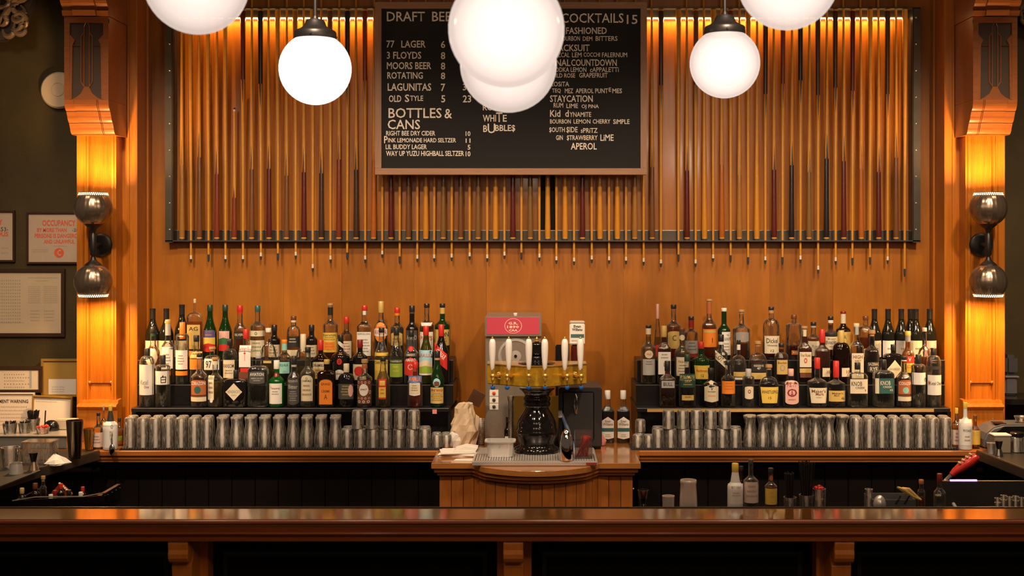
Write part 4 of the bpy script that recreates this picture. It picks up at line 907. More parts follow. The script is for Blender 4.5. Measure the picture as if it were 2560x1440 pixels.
Lb(531, 867, 42, 2, 'squat', 'clear', 'clear', ('cork', 's'), [('r', 897, 925, .95, W, [('97', 902, 920, (.35, -.25), K), ('o', 913, 921, (.08, .35), 'orange')])], 'short wide clear bottle with brush-stroke numeral on white label, left riser')
Lb(575, 847, 37, 2, 'squat', 'clear', 'green', (K, 'm'), [('r', 900, 945, .8, C_, [('RANSOM', 910, 920, .68, K)]+lines(925, 938, 2, .6))], 'round-shouldered clear bottle with plain cream label behind the black squat bottle, left riser')
Lb(615, 823, 33, 2, 'sq', 'clear', 'clear', ('red', 22), [('r', 864, 918, .92, W, [('BEEFEATER', 868, 874, .8, 'red'), ('T', 882, 902, .16, 'red'), ('i', 876, 882, .05, 'red')]), ('r', 920, 930, .7, 'red'), ('r', 930, 946, .9, 'brown')], 'rectangular clear bottle with red cap, white label and small red guard figure')
Lb(671, 820, 42, 2, 'dome', 'clear', 'yellow', (W, 9), [('r', 902, 908, .5, 'gold')], 'round-bodied clear bottle of yellow liquid with white cap, left riser', lv=.34)
Lb(711, 849, 34, 2, 'bord', 'clear', 'clear', ('orange', 8, 'teal', 18), [('r', 905, 934, .9, 'teal', [('TEQUILA', 910, 917, .7, 'dteal')])], 'clear bottle with pale teal label and orange-topped teal neck, left riser')
Lb(758, 835, 40, 2, 'dome', 'clear', 'yellow', (C_, 38), [], 'green-yellow round-bodied bottle with long cream neck wrap, left riser', lv=.34)
Lb(801.7, 850, 40, 2, 'std', 'brown', None, ('red', 24), [('a', 905, 922, .98, C_, [('DRAMBUIE', 910, 917, .85, K)]), ('r', 922, 947, .95, 'gold', lines(925, 944, 3, .7))], 'dark brown bottle with red cap and arched cream and gold label, left riser')
Lb(852, 837, 46, 2, 'std', 'black', None, (K, 'm'), [('n', 856, 867, .35, W), ('o', 896, 912, .30, 'red', [('D', 900, 908, .1, K)]), ('o', 924, 950, .62, W, lines(932, 942, 1, .4))], 'dark wide bottle with white neck ribbon, red seal and round white label, left riser')
Lb(900, 849, 36, 2, 'bord', 'black', None, ('dred', 19), [('r', 911, 950, .95, C_), ('o', 916, 940, .75, 'red')], 'dark bottle with dull red cap and red emblem on cream label, left riser')
Lb(954, 819, 36, 2, 'wine', 'clear', 'yellow', (K, 11), [('r', 882, 890, .98, 'yellow'), ('r', 900, 950, .95, 'yellow', [('CHARTREUSE', 903, 910, .85, 'dgreen')])], 'clear bottle of yellow liqueur with yellow label and black cap, left riser', lv=.6)
Lb(991, 819, 34, 2, 'wine', 'clear', 'pale', (K, 18), [('r', 898, 908, .98, 'dgreen', [('CHARTREUSE', 901, 906, .85, 'cream')]), ('r', 909, 943, .98, 'lime', lines(915, 935, 2, .5, 'yellow'))], 'clear bottle with bright lime green label and black cap, left riser')
Lb(1028, 826, 36, 2, 'std', 'clear', 'dark', (K, 'm'), [('o', 866, 879, .4, 'red'), ('r', 883, 892, .9, 'dgrey', [('AMARO', 885, 890, .6, 'cream')]), ('p', 893, 940, .95, 'red', [('AMARO', 896, 904, .7, 'white'), ('O', 910, 925, .4, 'pink')])], 'dark bottle with red medallion and pointed red label, left riser')
Lb(1065, 814.6, 36, 2, 'wine', 'olive', None, ('red', 22), [('r', 876, 938, .96, 'sky', [('BRAULIO', 884, 893, .85, 'rust')]), ('p', 900, 938, .94, 'cream'), ('p', 914, 938, .94, 'lime'), ('r', 934, 938, .96, W)], 'olive green bottle with red cap and mountain landscape label, left riser')
Lb(1103, 811, 40, 2, 'wine', 'black', None, ('red', 28), [('n', 872, 912, .85, 'red', [('CYNAR', 880, 892, .75, 'white')])], 'black bottle with red cap and slanting red label at the right end, middle step')
# ---- left riser, bottom step
Lb(368, 871.5, 38, 1, 'ket', 'clear', 'clear', (K, 26), [('r', 912, 988, 1, W, [('Ketel', 950, 962, (.5, -.1), 'grey'), ('One', 964, 971, (.3, .2), 'dred')])], 'clear cylinder bottle with tall white label at the far left, bottom step of left riser', lv=.75)
Lb(407, 887.5, 37, 1, 'cyl', 'clear', 'clear', (K, 30), [('r', 928, 962, 1, W, [('白', 938, 958, (.35, .35), K)])], 'straight clear bottle with black brush character on white label, left riser', lv=.72)
Lb(499, 883, 41, 1, 'std', 'clear', 'whisky', (K, 8, C_, 4), [('a', 950, 988, .95, 'rust', [('CORAZON', 954, 963, .85, 'white')]), ('o', 966, 984, .45, 'dteal'), ('r', 989, 993, .98, 'brown'), ('r', 993, 1004, .98, C_)], 'amber bottle with rust and cream label and blue sunburst, bottom step of left riser', lv=.6)
Lb(538, 893, 36, 1, 'std', 'clear', 'yellow', ('cork', 's', C_, 8), [('r', 940, 1000, (.5, -.4), C_, lines(955, 990, 3, .35)), ('o', 996, 1007, (.25, -.3), W)], 'clear bottle of yellow spirit with torn paper label and round stopper, left riser', lv=.5)
Lb(589.6, 925, 60, 1, 'high', 'black', None, (K, 16), [('d', 958, 1002, .72, C_, [("HENDRICK'S", 975, 983, .55, 'grey'), ('GIN', 986, 990, .2, 'grey')])], 'squat black apothecary bottle with cream diamond label on the left riser', neck=.012)
Lb(646, 884.6, 50, 1, 'high', 'clear', 'clear', ('silver', 's'), [('s', 928, 960, .8, 'dgrey', [('AVIATION', 932, 940, .68, 'white'), ('AMERICAN GIN', 944, 948, .6, 'silver')]+lines(950, 956, 1, .5, 'silver'))], 'wide clear bottle with tapered shoulders and dark grey shield label, left riser', lv=.7)
Lb(691.7, 900.6, 39, 1, 'std', 'bgreen', None, (W, 20), [('o', 932, 944, .33, 'dred', [('9', 935, 942, .12, 'pink')]), ('r', 959, 1010, .85, W, [('Tanqueray', 968, 975, .6, 'dred')]+lines(978, 990, 2, .5)+[('_', 995, 997, .75, K)])], 'bright green bottle with white cap, red seal and white label, left riser')
Lb(735, 890, 33, 1, 'std', 'clear', 'dark', (K, 20, 'silver', 6), [('s', 945, 1012, .92, 'dgrey', [('RESERVE', 950, 956, .7, 'silver'), ('Bitter', 962, 972, .7, 'silver')]+lines(978, 1005, 5, .6, 'silver'))], 'narrow bottle with all-over dark printed label beside the green bottle, left riser', lv=.6)
Lb(769.6, 868, 37, 1, 'std', 'clear', 'pale', (K, 12), [('a', 938, 1006, .82, C_, [('O', 944, 950, .15, 'green'), ('CHAMOMILE', 950, 955, .6, 'dgreen')]+lines(962, 995, 3, .6, 'brown')), ('r', 1003, 1007, .82, 'black')], 'clear bottle with tall arched cream label behind the bottom step edge, left riser', lv=.8)
Lb(817, 898.6, 46, 1, 'high', 'brown', 'whisky', ('gold', 10), [('a', 947, 1013, .80, 'black'), ('a', 949, 1011, .74, 'orange', [('GRAND', 957, 963, .5, 'brown'), ('CREME', 975, 981, .45, 'brown'), ('A', 986, 998, .18, 'brown')])], 'dark bottle with gold cap and bright orange arched label, left riser', lv=.55)
Lb(866, 909, 42, 1, 'squat', 'black', None, (C_, 20), [('r', 960, 998, .95, 'dgrey', lines(964, 992, 4, .5, 'gold')), ('o', 962, 992, (.3, .6), 'pink')], 'black stout bottle with brown and spotted pink label, left riser')
Lb(911.6, 898, 37, 1, 'bord', 'clear', 'clear', ('cork', 14, 'rust', 8), [('r', 950, 1010, .96, 'brown', [('o o o o', 953, 960, .85, 'pink'), ('o o o o', 993, 999, .85, 'pink'), ('o o o', 1001, 1008, .8, W), ('o', 962, 972, (.12, -.8), 'pink'), ('o', 976, 986, (.12, .8), 'pink')]), ('o', 960, 990, .68, W, [('SPIRIT', 972, 976, .45, 'brown')])], 'clear bottle with cork and flowery label around a white oval, left riser', lv=.6)
Lb(957.7, 892, 36, 1, 'wine', 'clear', 'yellow', (K, 's'), [('r', 948, 998, .55, 'red'), ('r', 952, 964, .4, 'yellow'), ('r', 968, 994, .5, 'yellow', lines(972, 990, 2, .3, 'red'))], 'slender yellow bottle with narrow red and yellow label, bottom step of left riser', lv=.7)
Lb(1038, 905, 38, 1, 'std', 'clear', 'red', ('red', 14), [('p', 952, 990, .75, W), ('p', 957, 986, .6, C_, lines(963, 980, 3, .4)), ('r', 941, 957, .92, 'blue', [('APEROL', 944, 953, .8, 'orange')])], 'bright red aperitif bottle with blue banner label, bottom step of left riser', lv=.78)
Lb(1093, 877, 34, 1, 'wine', 'green', 'dark', (K, 16, 'cork', 6), [('o', 946, 968, .58, 'sky'), ('p', 953, 966, .4, 'brown'), ('r', 969, 1009, .98, 'gold', [('FERNET BRANCA', 973, 979, .85, 'dred')]+lines(982, 1004, 5, .8))], 'dark green bottle with eagle disc and cream label at the end of the bottom step')
# ---- right riser, top step
Rb(1644, 760, 28, 3, 'cone', 'clear', 'yellow', ('pink', 36), [('p', 862, 892, .9, 'red')], 'very tall thin cone-shaped bottle of yellow liqueur with pink neck, right riser', neck=.008, lv=.4)
Rb(1684, 761.5, 38, 3, 'bord', 'clear', 'amber', (K, 's'), [('s', 828, 872, .85, 'gold', [('C', 838, 852, .25, 'ink')]), ('r', 812, 826, .0001, 'gold')], 'clear bottle with square black cap and ornate gold label, top step of the right riser')
Rb(1728, 790.7, 34, 3, 'bord', 'clear', 'red', (K, 8, 'dred', 20), [('r', 852, 884, .95, 'grey', lines(856, 880, 3, .6)), ('r', 884, 893, .95, 'dred')], 'clear bottle with dark red neck and greyish label, top step of the right riser', lv=.25)
Rb(1773, 747.5, 37, 3, 'std', 'clear', 'amber', ('cork', 8, 'rust', 28), [('r', 823, 868, .95, 'orange', [('I', 845, 857, (.06, .3), 'brown')]), ('r', 826, 832, .8, 'gold')], 'tall amber bottle with orange foil neck and plain orange label, right riser')
Rb(1810, 770, 32, 3, 'std', 'green', None, (W, 7), [('r', 830, 888, (.75, .25), W, [('THE', 836, 840, (.2, .2), K), ('GLENLIVET', 844, 851, (.6, .25), K)]+lines(858, 880, 3, .5))], 'green bottle with white cap and white label, top step of the right riser')
Rb(1853.5, 774, 44, 3, 'bord', 'clear', 'whisky', ('cork', 9), [('s', 830, 855, .75, 'grey', [('V', 838, 846, .14, 'orange')])], 'large clear whisky bottle with cork and bluish shield label, right riser', lv=.32)
Rb(1928, 767, 42, 3, 'squat', 'clear', 'whisky', (K, 7, 'cork', 8), [('r', 840, 884, .92, C_, [('Dickel', 846, 858, .68, K), ('TENNESSEE', 862, 866, .6, K), ('12', 874, 880, .2, K)])], 'square-shouldered clear bottle with old-style cream label, top step of the right riser', lv=.3)
Rb(1985, 787, 41, 3, 'cyl', 'clear', 'whisky', ('brown', 's'), [('o', 840, 852, .0001, W), ('r', 876, 887, .5, 'rust', [('RYE', 879, 884, .3, C_)]), ('r', 838, 840, .0001, C_)], 'stout embossed clear bottle with tiny rust label, top step of the right riser', lv=.3)
Rb(2033.5, 805, 33, 3, 'std', 'clear', 'amber', (K, 8, 'silver', 5), [('r', 853, 890, .95, C_, [('Rye', 862, 872, .4, 'grey')])], 'clear bottle with small black cap and pale label between two embossed bottles, right riser')
Rb(2076.6, 790.7, 33, 3, 'bord', 'clear', 'whisky', (K, 8, W, 8), [('r', 832, 840, .9, K), ('r', 842, 874, .95, C_, [('ELIJAH', 846, 850, .6, K), ('EVAN HILL', 853, 861, .85, K)]+lines(865, 872, 1, .6))], 'bottle with black and white striped cap and cream label, top step of the right riser', lv=.8)
Rb(2108, 778, 36, 3, 'bord', 'brown', 'dark', ('dred', 5, C_, 25), [('r', 830, 866, .95, 'gold', [('A', 838, 848, .2, 'green')]), ('r', 866, 884, .95, 'yellow')], 'dark bottle with cream and red neck and yellow-green label, right riser')
Rb(2164, 790, 46, 3, 'squat', 'clear', 'amber', ('brown', 's'), [('p', 870, 893, .6, C_)], 'wide clear decanter-like bottle with ragged paper label, top step of the right riser', lv=.5)
for i, (x, g, t_) in enumerate(((2186, 'wine', 772), (2220, 'wine', 772), (2253, 'wine', 772), (2289.5, 'wine', 772), (2324, 'wine', 772))):
    Rb(x, t_, 33, 3, 'wine', g, None, (K, 'l'), [('r', 852, 893, .95, [C_, W, 'silver', C_, 'pink'][i], [('lll', 870, 874, .3, 'brown')])], f'dark wine bottle with pale label, {ordw(i)} of the six on the right riser')
Rb(2276, 772, 33, None, 'wine', 'wine', None, (K, 'l'), [('r', 852, 893, .9, C_)], 'dark wine bottle squeezed behind two others at the right end of the right riser', base=(6.88, T3)); 
# ---- right riser, middle step
Rb(1621, 813, 37, 2, 'bord', 'clear', 'pale', (K, 6, C_, 16), [('o', 876, 896, .6, C_, [('OLD', 883, 888, .3, 'red')]), ('r', 898, 938, .85, 'silver', lines(903, 915, 2, .5))], 'clear bottle with oval over square pale labels at the left end, middle step, right riser', lv=.8)
Rb(1660, 814.6, 34, 2, 'sq', 'clear', 'whisky', ('gold', 26), [('r', 880, 936, .96, W, lines(885, 900, 2, .6)+[('L', 906, 916, .12, K)])], 'whisky bottle with gold neck and large white label, middle step of the right riser', lv=.8)
Rb(1705, 820, 38, 2, 'std', 'clear', 'pale', ('brown', 6, 'dgrey', 12), [('o', 838, 852, .4, C_), ('r', 893, 940, .85, C_, [('TEQUILA', 902, 908, .6, 'brown')]+lines(912, 934, 3, .6))], 'clear bottle with round neck tag and cream label, middle step of the right riser', lv=.8)
Rb(1753, 854, 46, 2, 'std', 'green', 'dark', ('red', 16), [('w', 914, 948, .88, 'yellow', [('Redbreast', 924, 930, .6, 'red'), ('12', 936, 942, .15, K)])], 'dark green squat bottle with red cap and yellow label, right riser')
Rb(1802.5, 836.5, 33, 2, 'bord', 'clear', 'whisky', (K, 16, W, 8), [('n', 890, 912, .95, C_, [('LOT 40', 893, 905, .95, K)])], 'clear bottle with slanting cream label wrapped around it, right riser', lv=.3)
Rb(1846.5, 850, 42, 2, 'bulb', 'clear', 'amber', (K, 10, W, 14), [('r', 930, 942, .75, 'gold'), ('r', 944, 950, .6, W)], 'pear-shaped clear bottle with black cap and low gold label, right riser', lv=.25, neck=.010)
Rb(1894.6, 852.5, 48, 2, 'dome', 'clear', 'whisky', ('cork', 12), [('a', 908, 930, .8, 'black', [('RESERVE', 912, 917, .5, C_), ('4F', 918, 924, .2, C_)]), ('r', 932, 948, .85, 'gold')], 'dome-shouldered whisky bottle with cork and dark printed face, right riser', lv=.5)
Rb(1953.5, 858, 36, 2, 'squat', 'clear', 'whisky', (K, 8), [('r', 900, 936, .78, 'gold', [('Bourbon', 904, 910, .6, 'brown'), ('O', 912, 928, .35, 'grey')])], 'bottle with black cap and gold picture label behind the rose-labelled jar bottle, right riser', lv=.85)
Rb(2011, 815, 34, 2, 'sq', 'clear', 'whisky', ('cork', 's', C_, 16), [('r', 880, 918, .9, C_, [('Four Roses', 884, 892, .7, 'brown'), ('o', 895, 908, .25, 'red')]), ('r', 921, 932, .9, 'gold'), ('r', 933, 944, .85, 'brown')], 'clear square bottle with red rose on cream label, middle step of the right riser', lv=.85)
Rb(2055, 823, 36, 2, 'sq', 'clear', 'whisky', ('red', 32), [('r', 920, 942, (.55, .4), C_, [('101', 926, 934, (.3, .4), 'brown')])], 'amber bottle with long red neck and small low cream label, right riser', lv=.75)
Rb(2103, 826, 44, 2, 'squat', 'brown', 'dark', ('gold', 34), [('r', 920, 942, (.5, .35), C_, [('101', 926, 934, (.3, .35), 'brown')])], 'broad dark brown bottle with small low cream label behind the red waxed bottles', lv=.8)
Rb(2141, 808, 33, 2, 'sq', 'clear', 'amber', (C_, 8, 'silver', 20), [('r', 883, 946, .95, C_, [('HIGH', 888, 897, .7, 'brown'), ('WEST', 900, 905, .5, 'brown')])], 'tall clear bottle with tall cream label behind the left square label bottle, right riser', lv=.3)
Rb(2180, 825, 37, 2, 'bord', 'clear', 'dark', ('cork', 14), [('s', 905, 932, .85, 'ink', [('SAZERAC', 907, 914, .7, C_), ('RYE', 918, 928, .5, C_)])], 'bottle with cork and white hand lettering on a dark body, right riser', lv=.85)
Rb(2232.6, 861, 46, 2, 'high', 'black', None, (K, 14), [('d', 900, 946, .85, C_, [("HENDRICK'S", 920, 926, .6, 'grey')])], 'squat black bottle with cream diamond label on the right riser', neck=.012)
Rb(2269.7, 827.7, 32, 2, 'std', 'clear', 'orange', ('yellow', 10, 'grey', 16), [('r', 890, 908, .85, 'red', [('V', 893, 904, .25, 'white')]), ('r', 908, 932, .85, 'yellow', [('LICOR', 912, 920, .6, 'red')])], 'yellow-capped bottle with red and yellow label, middle step of the right riser', lv=.85)
Rb(2311, 819, 38, 2, 'bulb', 'clear', 'orange', ('pink', 8), [], 'round-shouldered clear bottle of bright orange liqueur with pink cap, right riser', lv=.48, neck=.012)
# ---- right riser, bottom step
Rb(1668.6, 902, 38, 1, 'sq', 'clear', 'whisky', (K, 24), [('r', 952, 970, .9, 'silver', [('BULL', 956, 965, .6, 'ink')])], 'dark square bottle with narrow metal label at the left end of the bottom step', lv=.8)
Rb(1718, 886, 42, 1, 'tall', 'clear', 'dark', ('dgreen', 16), [('r', 936, 969, .98, 'dgreen', [('TULLAMORE', 940, 947, .85, 'gold'), ('DEW', 950, 956, .35, 'gold')]+lines(960, 966, 1, .7, 'gold')), ('r', 988, 1001, .75, 'gold', lines(991, 998, 1, .5))], 'tall bottle with dark green label and low gold strip, bottom step of the right riser', lv=.75)
Rb(1777, 919.6, 41, 1, 'std', 'black', None, (K, 14), [('p', 952, 1006, .9, C_, [('TEELING', 961, 967, .6, 'ink'), ('v', 969, 976, .15, 'ink'), ('WHISKEY', 978, 981, .5, 'ink')]+lines(988, 996, 1, .6, 'orange'))], 'round black bottle with house-shaped cream label, bottom step of the right riser')
Rb(1820, 902, 36, 1, 'bord', 'clear', 'dark', (K, 's'), [('r', 953, 985, .95, 'orange', lines(957, 978, 3, .6, 'rust'))], 'dark bottle with plain square orange label, bottom step of the right riser', lv=.62)
Rb(1871, 922, 30, 1, 'cyl', 'clear', 'clear', ('silver', 18), [('s', 966, 998, .75, C_, [('o', 974, 984, .25, 'dred')])], 'small clear jar-like bottle with ornate cream label, bottom step of the right riser', lv=.3)
Rb(1922, 911, 50, 1, 'dome', 'clear', 'dark', ('cork', 12), [('w', 968, 1008, .95, 'yellow', [('WHISTLEPIG', 976, 984, .8, 'ink'), ('15', 992, 998, .15, 'ink')])], 'wide domed bottle with cork and broad yellow label, bottom step of the right riser', lv=.55)
Rb(1977, 922, 38, 1, 'sq', 'clear', 'dark', ('pink', 16), [('s', 952, 1011, .92, 'pink', [('FEW', 957, 967, .65, 'dred'), ('O', 972, 992, .65, 'dred'), ('A', 976, 992, .2, 'dred'), ('SPIRIT', 998, 1001, .5, 'dred')])], 'square bottle with tall pink label and red tower drawing, right riser', lv=.75)
Rb(2043, 894, 49, 1, 'tall', 'clear', 'dark', ('red', 26), [('w', 970, 1008, .95, C_, [("Maker's", 974, 982, .7, 'brown'), ('Mark', 982, 989, (.42, .1), 'brown'), ('WHISKY', 993, 995, .3, 'brown')])], 'left of two bottles dipped in red wax, with square cream label, right riser', lv=.65)
Rb(2090, 902, 45, 1, 'tall', 'clear', 'dark', ('red', 40), [('r', 977, 1004, .95, 'gold', [("Maker's", 981, 986, .6, 'brown'), ('Mark', 987, 991, (.3, -.1), 'brown'), ('46', 992, 1000, (.2, .6), 'brown')])], 'right of two bottles dipped in red wax, with wide golden label, right riser', lv=.68)
Rb(2143.7, 906, 48, 1, 'high', 'clear', 'clear', (K, 16), [('r', 948, 984, .95, C_, [('KNOB', 954, 965, (.55, -.25), 'ink'), ('CREEK', 967, 972, (.5, .1), 'ink'), ('9', 973, 980, (.06, .65), 'ink')])], 'flat square flask with black cap and cream label, bottom step of the right riser', lv=.4)
Rb(2208.7, 899, 50, 1, 'high', 'clear', 'clear', (K, 18), [('r', 946, 984, .98, 'dteal', [('KNOB', 952, 963, (.5, .0), C_), ('CREEK', 965, 970, (.45, .2), C_), ('RYE', 973, 978, (.14, .6), C_)]), ('r', 946, 984, (.18, -.8), C_)], 'flat square flask with black cap and dark teal label, bottom step of the right riser', lv=.4)
Rb(2259.7, 890, 36, 1, 'std', 'clear', 'whisky', (K, 8, C_, 4), [('a', 950, 986, .95, 'rust', [('CORAZON', 955, 963, .85, 'white')]), ('o', 968, 984, .45, 'teal'), ('r', 987, 992, .98, 'brown'), ('r', 992, 1003, .98, C_)], 'amber bottle with rust and cream label and teal sunburst, bottom step of right riser', lv=.6)
Rb(2296, 886, 36, 1, 'cyl', 'clear', 'clear', (K, 26), [('r', 932, 962, 1, W, [('白', 944, 954, (.2, .75), K)])], 'straight clear bottle with white label turned aside, right end of the bottom step', lv=.72)
Rb(2334, 870, 36, 1, 'ket', 'clear', 'clear', (K, 24), [('r', 916, 924, .95, 'ink'), ('r', 938, 988, 1, W, [('Ketel One', 954, 963, .8, 'ink'), ('K', 952, 964, (.1, -.8), 'red')])], 'clear cylinder bottle with white label at the far right end of the bottom step', lv=.75)
# ------------------------------------------------------------------ things on the middle counter
def on(px, yb, label, cat, name, group=None, z=HC, rz=0):
    p = onc(px, yb, z); return thing(name, label, cat, p, group, rz), p.y, p
def k_(px, d): return S(px, d)
# drip tray
dt = 5.86; xt0, xt1 = X62(1180, dt), X62(1494, dt)
tray = thing('drip_tray', 'long stainless drip tray with perforated top under the taps', 'drip tray', ((xt0+xt1)/2, 5.86, HC))
hwt = (xt1-xt0)/2
MB().box(-hwt, hwt, 0.0, 0.40, 0.001, 0.022).build('tray_body', STEEL, tray, bevel=0.003)
g = MB()
for i in range(46):
    x = -hwt+0.02+(2*hwt-0.04)*i/45
    g.box(x-0.0035, x+0.0035, 0.02, 0.19, 0.0222, 0.0236)
for j_ in range(6): g.box(-hwt+0.015, hwt-0.015, 0.02+0.034*j_-0.002, 0.02+0.034*j_+0.002, 0.0222, 0.0240)
gr_ = g.build('slotted_grate', STEEL, tray); gr_['kind'] = 'stuff'
MB().box(-hwt+0.01, hwt-0.01, 0.015, 0.21, 0.0218, 0.0223).build('dark_well', mat('tray_well', (0.10, 0.085, 0.07), 0.4, metal=0.6), tray)
tg = MB().box(hwt-0.055, hwt-0.004, -0.001, 0.001, 0.005, 0.017).build('maker_plate', mat('plate_red', (0.25, 0.03, 0.02), 0.4), tray)
# beer tower
TD = 6.14; tx = X62(1342, TD); ZB0 = HC+0.0245
tw = thing('beer_tower', 'black ceramic vase-shaped beer tower with gold crosspiece and six taps', 'beer tower', (tx, TD, ZB0))
CER = mat('black_ceramic', (0.006, 0.005, 0.005), 0.06)
def tz(y, d=TD): return CZ-(y-VY)*d/F-ZB0
q = lambda px: S(px, TD)
MB().lathe([(q(50), 0), (q(51), 0.004), (q(51), tz(1131)), (q(48), tz(1129))], n=48).build('brass_foot', BRASSM, tw, smooth=True)
MB().lathe([(q(46), tz(1130)), (q(56), tz(1127)), (q(57), tz(1122)), (q(53), tz(1116)), (q(46), tz(1113)), (q(44), tz(1108)), (q(47), tz(1098)), (q(51), tz(1088)), (q(52.5), tz(1078)), (q(52), tz(1072)), (q(50), tz(1070)),
            (q(49), tz(1058)), (q(45), tz(1046)), (q(38), tz(1034)), (q(31), tz(1024)), (q(29), tz(1018)), (q(33), tz(1014)), (q(34), tz(1008)), (q(32), tz(1003)), (q(34), tz(999)), (q(34), tz(994)), (q(30), tz(990)), (q(31), tz(984)), (q(38), tz(976)), (q(44), tz(972)), (q(44), tz(969))], n=64).build('vase_body', CER, tw, smooth=True, ang=60)
# crosspiece: three faces seen from the front
zb0, zb1 = tz(970, 5.98), tz(919, 5.98)
xw = [X62(1218, 6.16)-tx, X62(1308, 6.02)-tx, X62(1376, 6.02)-tx, X62(1466, 6.16)-tx]
yw = [6.15-TD, 6.02-TD, 6.02-TD, 6.15-TD]
poly = [(xw[0], yw[0]), (xw[1], yw[1]), (xw[2], yw[2]), (xw[3], yw[3]), (xw[3], 0.13), (xw[0], 0.13)]
MB().prism(poly, zb0, zb1, 'z').build('crosspiece', BRASSM, tw, bevel=0.004)
MB().prism([(p[0]*1.004, p[1]-0.003 if p[1] < 0.1 else p[1]) for p in poly], zb1-0.002, zb1+0.004, 'z').build('crosspiece_lid', BRASS, tw, bevel=0.001)
MB().lathe([(q(20), tz(918)), (q(46), tz(916)), (q(50), tz(912)), (q(46), tz(907)), (q(22), tz(904)), (q(16), tz(900)), (q(17), tz(893)), (q(14), tz(890)), (q(18), tz(884)), (q(16), tz(880)), (q(19), tz(874)), (q(17), tz(869)), (q(20), tz(862)), (q(19), tz(858)), (q(10), tz(855))], n=40).build('turned_top', CER, tw, smooth=True, ang=60)
MB().lathe([(q(4), tz(856)), (q(7), tz(853)), (q(3), tz(850)), (q(4.5), tz(847)), (q(2), tz(844)), (q(1), tz(842))], n=16).build('finial', BRASS, tw, smooth=True)
BLUEP = mat('blue_plastic', (0.01, 0.10, 0.42), 0.35)
for i, (px, pt, ph) in enumerate(((1231, 1232, 1231), (1266, 1268, 1272), (1323, 1322, 1322), (1363, 1363, 1362), (1418, 1418, 1412), (1452, 1453, 1451))):
    dd = 5.96 if i in (2, 3) else (6.0 if i in (1, 4) else 6.03)
    x = X62(pt, dd)-tx; y = dd-TD; yb = y+0.10
    xa_ = x+(0.03 if i < 2 else (-0.03 if i > 3 else 0))
    t = MB().tube([(xa_, yb, tz(943, dd)), (x+(xa_-x)*0.4, y+0.03, tz(943, dd)), (x, y, tz(940, dd)), (x, y-0.004, tz(950, dd)), (x, y-0.004, tz(967, dd))], [0.011, 0.010, 0.011, 0.009, 0.006], 12)
    t.lathe([(0.016, 0), (0.018, 0.004), (0.013, 0.008)], c=(xa_, yb-0.022, tz(943, dd)), n=16, M=Matrix.Rotation(PI/2, 4, 'X'))
    t.sphere((x, y, tz(940, dd)), 0.0135, 12, 8); t.cyl((x, y, tz(938, dd)), (x, y, tz(921, dd)), 0.006, 0.008)
    fa = t.build('faucet', BRASS, tw, smooth=True)
    MB().lathe([(0.006, tz(974, dd)), (0.010, tz(972, dd)), (0.012, tz(968, dd)), (0.010, tz(965, dd))], c=(x, y-0.004, 0), n=12).build('blue_spout_cover', BLUEP, tw, smooth=True)
    xh = X62(ph, dd)-tx
    hp = [(0.007, 925), (0.011, 918), (0.0135, 905), (0.0165, 885), (0.0175, 868), (0.0165, 856), (0.013, 850), (0.007, 847)]
    MB().lathe([(r*0.98, tz(y_, dd)) for r, y_ in hp], c=(xh, y, 0), n=20).build('tap_handle', WHITEC, tw, smooth=True)
    MB().lathe([(0.005, tz(848, dd)), (0.006, tz(845, dd)), (0.003, tz(842, dd))], c=(xh, y, 0), n=12).build('handle_ferrule', BRASS, tw, smooth=True)
# steel dispensing machine behind
md = 6.56
p = onc(1283, 1116); mz = lambda y, d=md: CZ-(y-VY)*d/F-HC
mt = thing('dispensing_machine', 'tall stainless machine with red lit header reading 1890 behind the taps', 'machine', (X62(1283, md), md, HC))
hx = S(69.5, md)
MB().box(-hx, hx, 0.0, 0.36, 0.02, mz(843)).build('body', STEELB, mt, bevel=0.004)
MB().box(-hx-0.002, hx+0.002, -0.02, 0.34, mz(841), mz(790)).build('header_box', STEELB, mt, bevel=0.004)
rp = MB().box(-hx+0.008, hx-0.010, -0.0225, -0.0205, mz(835), mz(793)).build('red_panel', mat('red_panel', (0.52, 0.055, 0.09), 0.35), mt)
PK = mat('pale_pink_print', (0.90, 0.62, 0.50), 0.5)
cx_, cz_ = X62(1283, md-0.02)-X62(1283, md), mz(814)
g = MB(); R1 = S(21.5, md); N_ = 40
vs = []; fs = []
for k in range(N_):
    t = 2*PI*k/N_
    vs += [(cx_+R1*math.cos(t), -0.0232, cz_+0.87*R1*math.sin(t)), (cx_+(R1-0.0022)*math.cos(t), -0.0232, cz_+0.87*(R1-0.0022)*math.sin(t))]
fs = [(2*k, 2*((k+1) % N_), 2*((k+1) % N_)+1, 2*k+1) for k in range(N_)]
g.add(vs, fs).build('ring_emblem', PK, rp, fix=False)
for s, a, b_, c, d_ in (('G.R.', 1271, 1295, 804, 811), ('1890', 1268, 1298, 813, 820), ('CAA', 1272, 1294, 822, 828)):
    text(s, S(a-1283, md), S(b_-1283, md), mz(d_), mz(c), PK, rp, y=-0.0232, bold=0.03)
MB().lathe([(0.010, 0), (0.012, 0.01), (0.008, 0.014)], c=(S(1288-1283, md), 0.05, mz(790)), n=14).build('cap_knob', WHITEC, mt, smooth=True)
MB().lathe([(S(44, md), 0.002), (S(44, md), 0.008), (S(38, md), 0.009), (S(35, md), 0.004), (S(16, md), 0.0035), (S(5, md), 0.006), (0.002, 0.006)], c=(S(6, md), 0.004, mz(890)), n=48, M=Matrix.Rotation(PI/2, 4, 'X')).build('round_port', STEEL, mt, smooth=True, ang=30)
MB().lathe([(S(4, md), 0), (S(3.5, md), 0.008)], c=(S(6, md), 0.0, mz(890)), n=16, M=Matrix.Rotation(PI/2, 4, 'X')).build('port_knob', BLACKG, mt)
